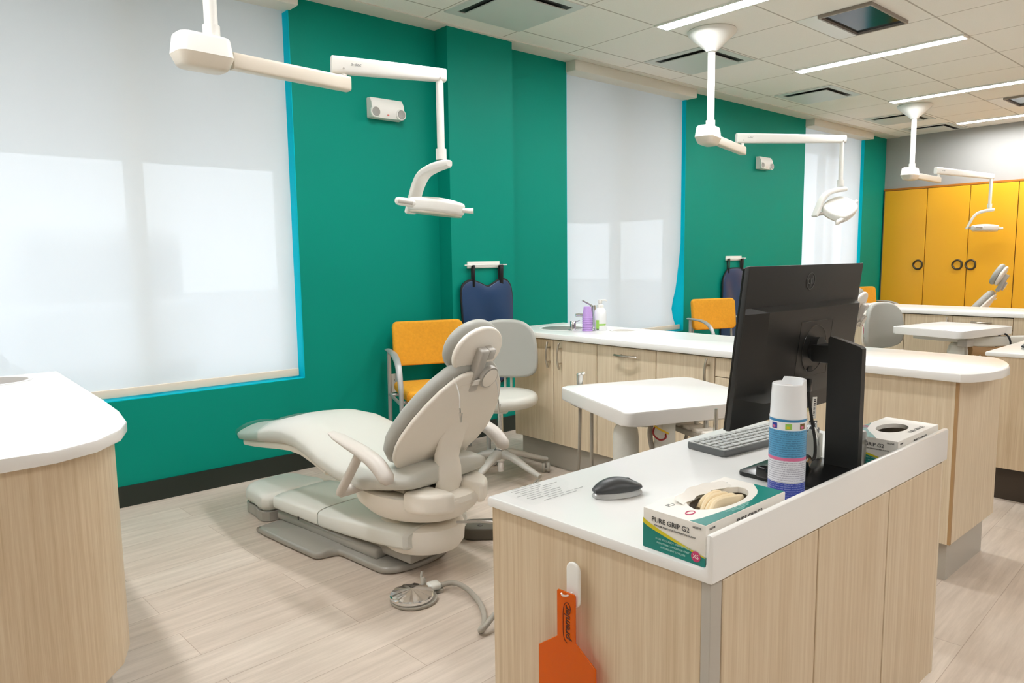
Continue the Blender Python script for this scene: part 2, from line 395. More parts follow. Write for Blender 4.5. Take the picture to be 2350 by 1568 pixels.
def thing(name, label, cat, loc=(0, 0, 0), rotz=0.0, group=None):
    o = bpy.data.objects.new(name, None); col.objects.link(o); o.empty_display_size = 0.1
    o.location = loc; o.rotation_euler = (0, 0, rotz); return tag(o, label, cat, group)
def struct(name, bm, m, parent=None, smooth=35):
    o = obj(name, bm, m, parent, smooth)
    if not parent: o['kind'] = 'structure'
    return o
def dup(root, loc, rotz=None, label=None, group=None):
    def cp(o, par):
        c = o.copy(); col.objects.link(c)
        if par: c.parent = par
        for ch in o.children: cp(ch, c)
        return c
    r = cp(root, None); r.location = loc
    if rotz is not None: r.rotation_euler = (0, 0, rotz)
    if label: r['label'] = label
    if group: r['group'] = group
    return r
def T(x, y, z): return Matrix.Translation((x, y, z))
def frame(o, ex, ey, ez): 
    return Matrix(((ex[0], ey[0], ez[0], o[0]), (ex[1], ey[1], ez[1], o[1]), (ex[2], ey[2], ez[2], o[2]), (0, 0, 0, 1)))
def sph(bm, c, r, mi=0, n=16, s=(1, 1, 1)):
    prof = [(max(0.0005, r * math.sin(PI * i / (n // 2))), -r * math.cos(PI * i / (n // 2))) for i in range(n // 2 + 1)]
    return lathe(bm, prof, n, T(*c) @ Matrix.Diagonal((*s, 1)), mi, True)

# ================================================================== SETTING
YW, XW, ZC = 3.893, 9.73, 2.647
XL, YF = -3.0, -3.2
bm = nb(); rbox(bm, XL, XW, YF, YW + 0.02, -0.1, 0.0); struct('floor', bm, 'floor')
bm = nb(); rbox(bm, XL - .1, XW + .1, YF - .1, YW + 0.3, ZC, ZC + 0.1); struct('ceiling', bm, 'tile')
bm = nb(); rbox(bm, XL, XW, YW - 0.155, YW, ZC - 0.006, ZC); struct('trim_1', bm, 'soffit')
# green window wall with three openings and a pilaster
WIN = [(-1.55, 1.812), (3.972, 5.475), (7.63, 9.10)]; ZS, ZT = 0.531, 2.60
bm = nb(); th = 0.24
rbox(bm, XL, XW + .1, YW, YW + th, 0, ZS); rbox(bm, XL, XW + .1, YW, YW + th, ZT, ZC + .05)
xs = [XL] + [v for w in WIN for v in w] + [XW + .1]
for i in range(0, len(xs), 2): rbox(bm, xs[i], xs[i + 1], YW, YW + th, ZS, ZT)
rbox(bm, 2.785, 3.322, YW - 0.13, YW, 0, ZC)
struct('wall_back', bm, 'green')
bm = nb(); rbox(bm, XW, XW + .1, YF, YW, 0, ZC); struct('wall_right', bm, 'wallwhite')
bm = nb(); rbox(bm, XL - .1, XL, YF, YW, 0, ZC); struct('wall_left', bm, 'wallwhite')
bm = nb(); rbox(bm, XL, XW, YF - .1, YF, 0, ZC); struct('wall_front', bm, 'wallwhite')
bm = nb(); rbox(bm, XL, 2.785, YW - 0.012, YW, 0, 0.104); rbox(bm, 2.773, 3.334, YW - 0.142, YW - .13, 0, 0.104); rbox(bm, 3.322, XW, YW - 0.012, YW, 0, 0.104)
struct('baseboard_back', bm, 'base')
for i, (a, b_) in enumerate(WIN):
    e = 0.004
    bm = nb()                                             # returns of the opening, daylight on the green put in as cyan
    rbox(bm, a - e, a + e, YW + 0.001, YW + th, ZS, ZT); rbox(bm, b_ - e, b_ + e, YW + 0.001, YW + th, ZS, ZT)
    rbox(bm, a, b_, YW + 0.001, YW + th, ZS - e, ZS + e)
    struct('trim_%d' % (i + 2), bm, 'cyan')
    bm = nb(); y0, y1 = YW + 0.14, YW + 0.20; fw = 0.05
    rbox(bm, a, a + fw, y0, y1, ZS, ZT); rbox(bm, b_ - fw, b_, y0, y1, ZS, ZT); rbox(bm, a, b_, y0, y1, ZS, ZS + fw); rbox(bm, a, b_, y0, y1, ZT - fw, ZT)
    mids = [1.02, -0.3] if i == 0 else [(a + b_) / 2]
    for mx_ in mids: rbox(bm, mx_ - .04, mx_ + .04, y0, y1, ZS, ZT)
    w = struct('window_%d' % (i + 1), bm, 'frost')
    bm = nb(); rbox(bm, a + fw, b_ - fw, y0 + .025, y0 + .031, ZS + fw, ZT - fw); obj('pane', bm, 'glass', w)
# outside: pavement, awnings over each window, a parked van, a pale building
bm = nb(); rbox(bm, -25, 40, YW + .3, 40, -0.6, -0.35); o = struct('ground_outside', bm, 'asphalt')
for i, (x0, x1, yo, z) in enumerate(((-3, 2.9, 5.2, 1.856), (3.0, 7.2, 6.6, 1.647), (7.0, 11.8, 4.9, 2.58))):
    aw = thing('awning', ['grey awning seen faintly through the largest blind', 'grey awning behind the middle window blind', 'grey awning behind the farthest window blind'][i], 'awning', ((x0 + x1) / 2, YW + .25, z), 0, 'awnings outside the windows')
    h_ = (x1 - x0) / 2; d_ = yo - YW - .25
    bm = nb(); rbox(bm, -h_, h_, d_ - .06, d_, 0, 3.1 - z); obj('fascia', bm, 'awning', aw)
    bm = nb(); rbox(bm, -h_, h_, .01, d_ - .06, 3.04 - z, 3.1 - z); obj('roof', bm, 'awning', aw)
    for s_ in (-1, 1):
        bm = nb(); rbox(bm, s_ * h_ - .03, s_ * h_ + .03, .01, d_, 0.001, 3.04 - z); obj('side_panel', bm, 'awning', aw)
van = thing('van', 'white van parked outside, a faint shape through the big blind', 'van', (2.1, 11.5, -0.35))
bm = nb(); rbox(bm, -1.0, 1.0, -2.2, 2.2, 0.35, 1.1, 0.12); rbox(bm, -0.92, 0.92, -1.7, 2.15, 1.0, 2.0, 0.2); obj('body', bm, 'van', van)
bm = nb(); rbox(bm, -0.8, 0.8, -1.76, -1.6, 1.2, 1.8, 0.03); obj('windscreen', bm, 'facade', van)
for sx in (-1, 1):
    for sy in (-1.4, 1.4):
        bm = nb(); lathe(bm, [(0.36, -0.1), (0.36, 0.1)], 20, T(sx * 0.86, sy, 0.36) @ Matrix.Rotation(PI / 2, 4, 'Y')); obj('wheel', bm, 'black', van)

# ------------------------------------------------------------------ roller blinds
BL = ['wide white roller blind covering the large window at left', 'white roller blind behind the purple cups, right edge curling', 'narrow white roller blind nearest the yellow cupboards']
for i, (a, b_) in enumerate(WIN):
    x0, x1 = a + 0.012, b_ - (0.022 if i == 0 else 0.012); yb = YW + 0.035; zb = ZS + 0.035
    root = thing('roller_blind', BL[i], 'blind', ((a + b_) / 2, YW, ZS), 0, 'roller blinds on the green wall')
    cx = (a + b_) / 2
    bm = nb(); nz, nx = 24, 24; grid = []
    for iz in range(nz + 1):
        row = []; z = zb + (2.585 - zb) * iz / nz
        for ix in range(nx + 1):
            f = ix / nx; x = x0 + (x1 - x0) * f; y = yb
            if i == 1 and z < 1.25:
                s = math.exp(-((z - 0.72) / 0.17) ** 2) + 0.35 * math.exp(-((z - 1.0) / 0.2) ** 2)
                w = max(0, (f - 0.8) / 0.2) ** 1.6; x -= 0.075 * s * w; y += 0.03 * s * w
            row.append(bm.verts.new((x - cx, y - YW, z - ZS)))
        grid.append(row)
    for iz in range(nz):
        for ix in range(nx): bm.faces.new((grid[iz][ix], grid[iz][ix + 1], grid[iz + 1][ix + 1], grid[iz + 1][ix]))
    obj('fabric', bm, 'blind', root)
    bm = nb(); rbox(bm, x0 - cx, x1 - cx, yb - YW - .006, yb - YW + .008, zb - ZS - 0.022, zb - ZS + 0.022, 0.004); obj('bottom_bar', bm, 'white2', root)
    bm = nb(); rbox(bm, a - 0.005 - cx, b_ + 0.012 - cx, -0.10, 0.10, 2.567 - ZS, ZC - 0.006 - ZS, 0.004); obj('cassette', bm, 'soffit', root)

# ------------------------------------------------------------------ ceiling fittings
def strip_light(x, y0, y1, label, m='lamp'):
    t_ = thing('ceiling_light', label, 'light', (x, (y0 + y1) / 2, ZC), 0, 'strip lights in the ceiling')
    h = (y1 - y0) / 2; w = 0.052
    bm = nb(); rbox(bm, -w, w, -h, h, -0.004, 0.0); obj('diffuser', bm, m, t_)
    bm = nb(); rbox(bm, w, w + .012, -h - .012, h + .012, -0.012, 0.0); rbox(bm, -w - .012, -w, -h - .012, h + .012, -0.012, 0.0)
    rbox(bm, -w, w, h, h + .012, -0.012, 0.0); rbox(bm, -w, w, -h - .012, -h, -0.012, 0.0); obj('frame', bm, 'white', t_)
LX = [2.02, 3.87, 5.62, 7.44, 9.26]
LL = ['strip light in the ceiling out of sight above the nearest chair', 'strip light at the top edge beside the nearest lamp canopy', 'strip light fully in view below the ceiling screen',
      'strip light beside the farther lamp canopy', 'farthest strip light near the yellow cupboards']
for x, l in zip(LX, LL): strip_light(x, 1.775, 2.945, l)
for k, x in enumerate((0.2, -1.6)): strip_light(x, 1.775, 2.945, ['strip light above the wide left counter', 'strip light over the bay left of the picture'][k])
RL = ['strip light behind the viewer, ' + q for q in ('farthest left of its row', 'second from the left of its row', 'third from the left of its row', 'middle of its row', 'third from the right of its row', 'second from the right of its row', 'nearest the far wall in its row')]
for k, x in enumerate([-1.6, 0.2, 2.02, 3.87, 5.62, 7.44, 9.26]):
    strip_light(x, -1.85, -0.68, RL[k], 'lampdim')
def vent(x0, x1, y0, y1, label):
    cx, cy = (x0 + x1) / 2, (y0 + y1) / 2; a, b_ = (x1 - x0) / 2, (y1 - y0) / 2
    t_ = thing('ceiling_vent', label, 'vent', (cx, cy, ZC), 0, 'square air vents in the ceiling')
    bm = nb(); f = 0.055
    rbox(bm, -a, a, -b_, -b_ + f, -0.006, 0); rbox(bm, -a, a, b_ - f, b_, -0.006, 0); rbox(bm, -a, -a + f, -b_ + f, b_ - f, -0.006, 0); rbox(bm, a - f, a, -b_ + f, b_ - f, -0.006, 0)
    obj('frame', bm, 'ventw', t_)
    bm = nb(); rbox(bm, -a + f, a - f, -b_ + f, b_ - f, -0.001, 0); obj('throat', bm, 'vgap', t_)
    bm = nb(); g = 0.085; rbox(bm, -a + g, a - g, -b_ + g, b_ - g, -0.020, -0.014); rbox(bm, -.03, .03, -.03, .03, -.014, -.001); obj('face_plate', bm, 'ventw', t_)
VL = ['square air vent nearest the big window, cut by the top edge', 'square air vent partly behind the pole of the middle lamp', 'square air vent between the second and third ceiling lights', 'square air vent behind the farther lamp pole', 'farthest square air vent, close to the far wall']
for (a, b_, c_, d_), l in zip(((2.63, 3.22, 2.99, 3.575), (4.43, 5.03, 2.975, 3.53), (6.29, 6.88, 2.99, 3.52), (8.13, 8.72, 2.99, 3.51), (9.12, 9.70, 2.99, 3.50)), VL): vent(a, b_, c_, d_, l)
def tv(x0, x1, y0, y1, label):
    t_ = thing('ceiling_screen', label, 'screen', ((x0 + x1) / 2, (y0 + y1) / 2, ZC), 0, 'screens set in the ceiling')
    a, b_ = (x1 - x0) / 2, (y1 - y0) / 2
    bm = nb(); rbox(bm, -a - .012, a + .012, -b_ - .012, -b_, -0.02, 0); rbox(bm, -a - .012, a + .012, b_, b_ + .012, -0.02, 0)
    rbox(bm, -a - .012, -a, -b_, b_, -0.02, 0); rbox(bm, a, a + .012, -b_, b_, -0.02, 0); obj('bezel', bm, 'frame', t_)
    bm = nb(); rbox(bm, -a, a, -b_, b_, -0.006, -0.002); obj('display', bm, 'screen', t_)
    bm = nb(); rbox(bm, -a - .02, a + .06, b_ + .012, b_ + .15, -0.004, 0); obj('cover_plate', bm, 'white', t_)
tv(4.452, 4.965, 1.905, 2.20, 'dark glass screen recessed in the ceiling between two strip lights')
tv(8.13, 8.62, 1.905, 2.20, 'farther ceiling screen, cut off by the right edge')

# ------------------------------------------------------------------ cabinets and counters
def handle_bar(name, p0, p1, out, parent, m='steel'):
    p0, p1, out = Vector(p0), Vector(p1), Vector(out); d = (p1 - p0)
    bm = nb(); pts = [p0 + d * t_ + out * (0.7 + 0.45 * math.sin(PI * t_)) for t_ in [i / 10 for i in range(11)]]
    tube(bm, pts, 0.0058, 8)
    for t_ in (0.22, 0.78): tube(bm, [p0 + d * t_, p0 + d * t_ + out * (0.7 + 0.45 * math.sin(PI * t_))], 0.0045, 8)
    return obj(name, bm, m, parent)
def gap_box(bm, x0, x1, y0, y1, z0, z1): rbox(bm, x0, x1, y0, y1, z0, z1, 0.0015, 1)
XD = 2.805; XB = 3.30
def peninsula(dx, names):
    # worktop
    top = tag(nbobj_slab(dx), names['top'], 'worktop', 'white worktops with rounded ends')
    def unit(label, y0, y1, fronts):
        t_ = thing('base_cabinet', label, 'cabinet', (XD + dx, (y0 + y1) / 2, 0), 0, names['grp'])
        cy = (y0 + y1) / 2
        bm = nb(); rbox(bm, 0.019, XB - XD, y0 - cy + .0005, y1 - cy - .0005, 0.158, 0.7535); obj('carcass', bm, 'dark', t_, 0)
        bm = nb(); rbox(bm, 0.062, XB - XD - .06, y0 - cy, y1 - cy, 0.0, 0.158); obj('toe_kick', bm, 'kick', t_)
        for (kind, a, b_, za, zb, hd) in fronts:
            bm = nb(); gap_box(bm, 0, 0.018, a - cy + .0018, b_ - cy - .0018, za + .0015, zb - .0015)
            f = obj(kind, bm, 'woodd', t_)
            if hd:
                if hd[0] == 'v': handle_bar('handle', (0, hd[1] - cy, hd[2]), (0, hd[1] - cy, hd[3]), (-0.03, 0, 0), f)
                else: handle_bar('handle', (0, hd[1] - cy, hd[3]), (0, hd[2] - cy, hd[3]), (-0.03, 0, 0), f)
        return t_
    zt = 0.748
    unit(names['u'][0], 2.534, 3.19, [('door', 2.86, 3.19, 0.158, zt, ('v', 2.885, 0.742 - .005, 0.592)), ('door', 2.534, 2.86, 0.158, zt, ('v', 2.795, 0.737, 0.590))])
    unit(names['u'][1], 2.150, 2.534, [('waste_drawer', 2.150, 2.534, 0.158, zt, ('h', 2.397, 2.251, 0.708))])
    unit(names['u'][2], 1.822, 2.150, [('door', 1.822, 2.150, 0.158, zt, ('v', 1.853, 0.740, 0.60))])
    unit(names['u'][3], 1.45, 1.822, [('drawer', 1.45, 1.822, 0.66, zt, ('h', 1.70, 1.57, 0.71)), ('drawer', 1.45, 1.822, 0.483, 0.66, ('h', 1.70, 1.57, 0.57)), ('drawer', 1.45, 1.822, 0.158, 0.483, ('h', 1.70, 1.57, 0.38))])
    t_ = thing('end_cabinet', names['end'], 'cabinet', (XD + dx, 1.15, 0), 0, 'end cabinets of the sink islands')
    bm = nb(); rbox(bm, 0.0, XB - XD - .001, 0.845 - 1.15, 1.45 - 1.15 - .001, 0.158, 0.7535, 0.0015, 1); obj('body', bm, 'woodd', t_)
    bm = nb(); rbox(bm, -.0012, .012, 0.8438 - 1.15, 0.853 - 1.15, 0.160, 0.752); obj('edge_strip', bm, 'tan', t_)
    bm = nb(); rbox(bm, 0.062, XB - XD - .03, 0.872 - 1.15, 1.45 - 1.15 - .001, 0, 0.158); obj('toe_kick', bm, 'kick', t_)
    bm = nb(); rbox(bm, XB - XD - .045, XB - XD - .018, 0.8425 - 1.15, 0.846 - 1.15, 0.725, 0.738); obj('slot', bm, 'dark', t_)
def nbobj_slab(dx):
    bm = nb()
    end = [(2.777, 0.832), (2.80, 0.805), (2.86, 0.778), (2.975, 0.757), (3.07, 0.762), (3.15, 0.787), (3.21, 0.812), (3.27, 0.838), (3.318, 0.875), (3.33, 0.93)]
    pts = end + [(3.33, 3.30), (2.777, 3.30)]
    prism(bm, pts, 0.754, 0.785, 0.005, 2)
    return obj('worktop', bm, 'solid', None, 30, loc=(dx, 0, 0))
G1 = 'units under the nearer sink island'
peninsula(0.0, {'top': 'white worktop with the sink, cups and soap bottle', 'grp': G1,
    'u': ['wood cabinet with paired upright bow handles beside the rolling stool', 'wood pull-out front with one level handle behind the white tray table', 'wood cabinet door with an upright handle left of the monitor', 'stack of wood drawers half hidden behind the monitor'],
    'end': 'plain wood end cabinet right of the monitor with grey plinth'})
peninsula(3.04, {'top': 'white worktop in front of the yellow cupboards', 'grp': 'units under the farther sink island',
    'u': ['wood cabinet under the far worktop, behind the far rolling stool', 'wood front with upright handle under the far worktop', 'wood unit with level handle under the far worktop, behind the far tray', 'wood drawers under the far worktop, nearest the right edge'],
    'end': 'plain wood end cabinet of the far island, beyond the right edge'})
# sink, taps on the nearer worktop
ZT1 = 0.785
snk = thing('sink', 'round steel sink in the white worktop beside the cups', 'sink', (3.05, 3.03, ZT1))
bm = nb(); lathe(bm, [(0.126, 0.0008), (0.130, 0.0026), (0.142, 0.0026), (0.143, 0.0005)], 40, None, 0, False); obj('rim', bm, 'solid', snk)
bm = nb(); lathe(bm, [(0.128, 0.0015), (0.09, 0.0012), (0.02, 0.001)], 40); obj('basin', bm, 'sinksteel', snk)
t_ = thing('hand_tap', 'short chrome cylinder tap with a small lever in front of the sink', 'tap', (2.985, 2.88, ZT1))
bm = nb(); lathe(bm, [(0.026, 0), (0.026, .004), (0.014, .008)], 24); rbox(bm, -.022, .022, -.022, .022, 0, .006, .002); obj('base', bm, 'chrome', t_)
bm = nb(); lathe(bm, [(0.0165, .004), (0.0165, .052), (0.0145, .055)], 24); obj('body', bm, 'chrome', t_)
bm = nb(); tube(bm, [(0.012, -.008, .050), (.032, -.022, .058)], .003, 8); obj('lever', bm, 'chrome', t_)
t_ = thing('faucet', 'chrome faucet half hidden behind the purple cups', 'faucet', (3.13, 2.86, ZT1))
bm = nb(); lathe(bm, [(0.024, 0), (0.022, .01), (0.017, .014), (0.017, .13), (0.015, .14)], 20); obj('body', bm, 'chrome', t_)
bm = nb(); tube(bm, [(-.005, .01, .075), (-.05, .05, .083), (-.072, .068, .082)], .0095, 12, 4); obj('spout', bm, 'chrome', t_)
bm = nb(); tube(bm, [(0, 0, .135), (-.03, .022, .155), (-.05, .037, .168)], .0042, 8, 4); obj('lever', bm, 'chrome', t_)
t_ = thing('waste_hole', 'round waste opening ringed in white on the worktop', 'hole', (3.175, 2.665, ZT1))
bm = nb(); lathe(bm, [(0.062, .0005), (0.066, .0022), (0.078, .0022), (0.080, .0004)], 32, None, 0, False); obj('ring', bm, 'solid', t_)
bm = nb(); lathe(bm, [(0.064, .0012), (0.02, .0008)], 32); obj('opening', bm, 'kick', t_)
# stacked cups, upside down
CL = ['topmost lilac cup, the only one seen whole in the stack', 'second lilac cup from the top of the stack', 'third lilac cup from the top of the stack', 'fourth lilac cup from the top of the stack', 'middle lilac cup just under half way down the stack', 'third lilac cup from the bottom of the stack', 'second lilac cup from the bottom of the stack', 'bottom lilac cup standing on the white worktop']
bm = nb(); lathe(bm, [(0.0295, 0), (0.0305, 0.0006), (0.0305, 0.0028), (0.0285, 0.004), (0.021, 0.064), (0.0195, 0.0655)], 28)
cup0 = obj('paper_cup', bm, 'lilac')
for k in range(8):
    c_ = cup0 if k == 0 else cup0.copy()
    if k: col.objects.link(c_)
    c_.location = (3.03, 2.81, ZT1 + 0.0105 * (7 - k)); tag(c_, CL[k], 'cup', 'stack of lilac paper cups')
t_ = thing('soap_bottle', 'white pump bottle with green label beside the lilac cups', 'bottle', (3.10, 2.775, ZT1), R(-40))
bm = nb(); lathe(bm, [(0.033, 0), (0.035, .003), (0.035, .095), (0.032, .115), (0.022, .128), (0.019, .131)], 32); obj('body', bm, 'canwhite', t_)
bm = nb(); lathe(bm, [(0.0195, .131), (0.0195, .146), (0.013, .149), (0.009, .152), (0.009, .158)], 24); obj('collar', bm, 'white', t_)
bm = nb(); lathe(bm, [(0.013, .158), (0.013, .176)], 20); tube(bm, [(0, 0, .172), (.03, .012, .173), (.04, .016, .168)], .005, 8); obj('pump_head', bm, 'white', t_)
def wrap(bm, r, a0, a1, z0, z1, n=14, mi=0):
    ring = [[Vector((rr * math.cos(R(a0 + (a1 - a0) * i / n)), rr * math.sin(R(a0 + (a1 - a0) * i / n)), z)) for i in range(n + 1)] for rr, z in ((r, z0), (r, z1))]
    return loft(bm, ring, False, mi, False)
bm = nb(); wrap(bm, .0353, 222, 252, .012, .062); obj('label_strip', bm, 'grn', t_)
bm = nb(); wrap(bm, .0353, 252, 325, .030, .040); obj('label_band', bm, 'grn', t_); bm = nb(); wrap(bm, .0354, 224, 250, .006, .012); obj('label_foot', bm, 'dgrn', t_)
# left counter with rounded end
tp = [(-1.2, 1.87), (0.16, 1.87), (0.27, 1.872), (0.36, 1.915), (0.43, 2.00), (0.468, 2.10), (0.483, 2.25), (0.490, 2.45), (0.502, 3.30), (-1.2, 3.30)]
bm = nb(); prism(bm, tp, 0.754, 0.785, 0.005, 2); tag(obj('worktop', bm, 'solid'), 'white worktop at the left edge with a round waste hole', 'worktop')
bp = [(-1.2, 1.90), (0.14, 1.90), (0.25, 1.902), (0.335, 1.94), (0.40, 2.015), (0.437, 2.11), (0.449, 2.25), (0.455, 2.45), (0.455, 3.28), (-1.2, 3.28)]
lc = thing('curved_cabinet', 'wood cabinet with rounded corner under the left worktop', 'cabinet', (0.2, 2.6, 0))
def offp(p, dx, dy): return [(a - dx, b_ - dy) for a, b_ in p]
bm = nb(); prism(bm, offp(bp, .2, 2.6), 0.16, 0.7535, 0.002, 1); obj('body', bm, 'wood', lc)
kp = [(a - .2 - (0.04 if a > 0 else 0), b_ - 2.6 + (0.045 if b_ < 2.2 else 0)) for a, b_ in bp]
bm = nb(); prism(bm, kp, 0.0, 0.16); obj('toe_kick', bm, 'kick', lc)
handle_bar('handle', (0.256, -0.12, 0.74), (0.256, -0.12, 0.60), (0.024, 0, 0), lc, 'kick')
t_ = thing('waste_hole', 'round waste opening in the left-hand worktop', 'hole', (0.29, 3.165, 0.785))
bm = nb(); lathe(bm, [(0.098, .0005), (0.100, .002), (0.112, .002), (0.113, .0004)], 40, None, 0, False); obj('ring', bm, 'solid', t_)
bm = nb(); lathe(bm, [(0.099, .0012), (0.02, .0008)], 40); obj('opening', bm, 'frame', t_)

# ------------------------------------------------------------------ yellow cupboards
XY = XW - 0.03
def ycab(label, doors):
    y0 = min(d[0] for d in doors); y1 = max(d[1] for d in doors); cy = (y0 + y1) / 2
    t_ = thing('tall_cupboard', label, 'cupboard', (XW, cy, 0), 0, 'tall yellow cupboards on the far wall')
    bm = nb(); rbox(bm, -0.022, -0.0005, y0 - cy + .0005, y1 - cy - .0005, 0.0, 2.0); obj('carcass', bm, 'dark', t_)
    for a, b_, hy in doors:
        bm = nb(); rbox(bm, -0.042, -0.023, a - cy + .004, b_ - cy - .004, 0.09, 1.985, .0015, 1); d_ = obj('door', bm, 'ycab', t_)
        if hy is not None:
            bm = nb(); ring = [(-0.047, hy - cy + 0.05 * math.cos(2 * PI * k / 24) * (1 + .06 * math.cos(6 * PI * k / 24)), 1.062 + 0.054 * math.sin(2 * PI * k / 24)) for k in range(25)]
            tube(bm, ring, 0.011, 10, cap=False); obj('ring_handle', bm, 'knob', d_)
ycab('tall yellow cupboard in the corner with one ring handle', [(3.372, 3.872, 3.44)])
ycab('tall yellow cupboard with two ring handles side by side', [(2.91, 3.372, 3.005), (2.432, 2.91, 2.865)])
ycab('tall yellow cupboard cut by the right edge', [(1.95, 2.432, None), (1.47, 1.95, None)])
ycab('tall yellow cupboard out of frame along the far wall', [(0.99, 1.47, None), (0.51, 0.99, None)])
bm = nb(); rbox(bm, XW - 0.044, XW - .0005, 0.51, 3.88, 1.99, 2.012); struct('trim_9', bm, mat('orange_trim', srgb(176, 104, 10), 0.5))

# ================================================================== NEAR DESK
def desk(dx, name_top, name_body):
    X0, Y0, LN = 0.889, 0.588, 1.014
    top = thing('worktop', name_top, 'worktop', (X0 + dx, Y0, 0.704), 0, 'white desk tops with raised edge')
    pr = [(0.003, 0.0), (0.0, 0.003), (0.0, 0.073), (0.001, 0.0765), (0.004, 0.078), (0.009, 0.078), (0.0117, 0.0768), (0.0128, 0.074), (0.0128, 0.032), (0.014, 0.0255), (0.0175, 0.0215), (0.023, 0.020), (0.508, 0.020), (0.512, 0.016), (0.512, 0.004), (0.509, 0.0)]
    SH = .021
    def prr(x, q): return [Vector((x + (SH * (1 - y / .512) if x < .1 else 0), y + (q if y < 0.0075 else (-q if y > .4 else (-q if y < .0145 and z > .024 else 0))), z + (q if z < .005 else (-q if z > .0195 else 0)))) for y, z in pr]
    bm = nb(); loft(bm, [prr(0.0, .0035), prr(.001, .001), prr(.0035, 0), prr(LN - .0035, 0), prr(LN - .001, .001), prr(LN, .0035)], ngon=True); obj('slab', bm, 'solid', top, 40)
    bd = thing('desk_cabinet', name_body, 'cabinet', (X0 + dx, Y0, 0), 0, 'wood desk cabinets')
    zt = .7035
    bm = nb(); rbox(bm, 0.008, 0.027, 0.024, 0.506, 0.162, zt, .001, 1); [setattr(v.co, 'x', v.co.x + SH * (1 - v.co.y / .512)) for v in bm.verts]; obj('end_panel', bm, 'wood', bd)
    bm = nb(); rbox(bm, 0.0272, 0.058, 0.007, 0.0238, 0.162, zt, .001, 1); obj('corner_post', bm, 'kick', bd)
    bm = nb(); rbox(bm, 0.058, .999, 0.026, 0.49, 0.162, zt - .0005); obj('carcass', bm, 'dark', bd)
    for a, b_ in ((0.059, 0.373), (0.375, 0.690), (0.693, .998)):
        bm = nb(); rbox(bm, a + .0012, b_ - .0012, 0.006, 0.025, 0.165, .699, .0012, 1); obj('door', bm, 'wood', bd)
    bm = nb(); rbox(bm, .999, 1.010, 0.007, 0.506, 0.162, zt); obj('end_edge', bm, 'woodd', bd)
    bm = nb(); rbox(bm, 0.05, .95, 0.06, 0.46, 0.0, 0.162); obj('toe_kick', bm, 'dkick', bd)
    return top, bd
desk(0.0, 'nearest white desk top carrying the monitor and glove boxes', 'nearest wood desk cabinet, orange paddle hanging on its end')
desk(3.112, 'farther white desk top with a mouse at the right edge', 'farther wood desk cabinet on a dark plinth at the right edge')
ZD = 0.724
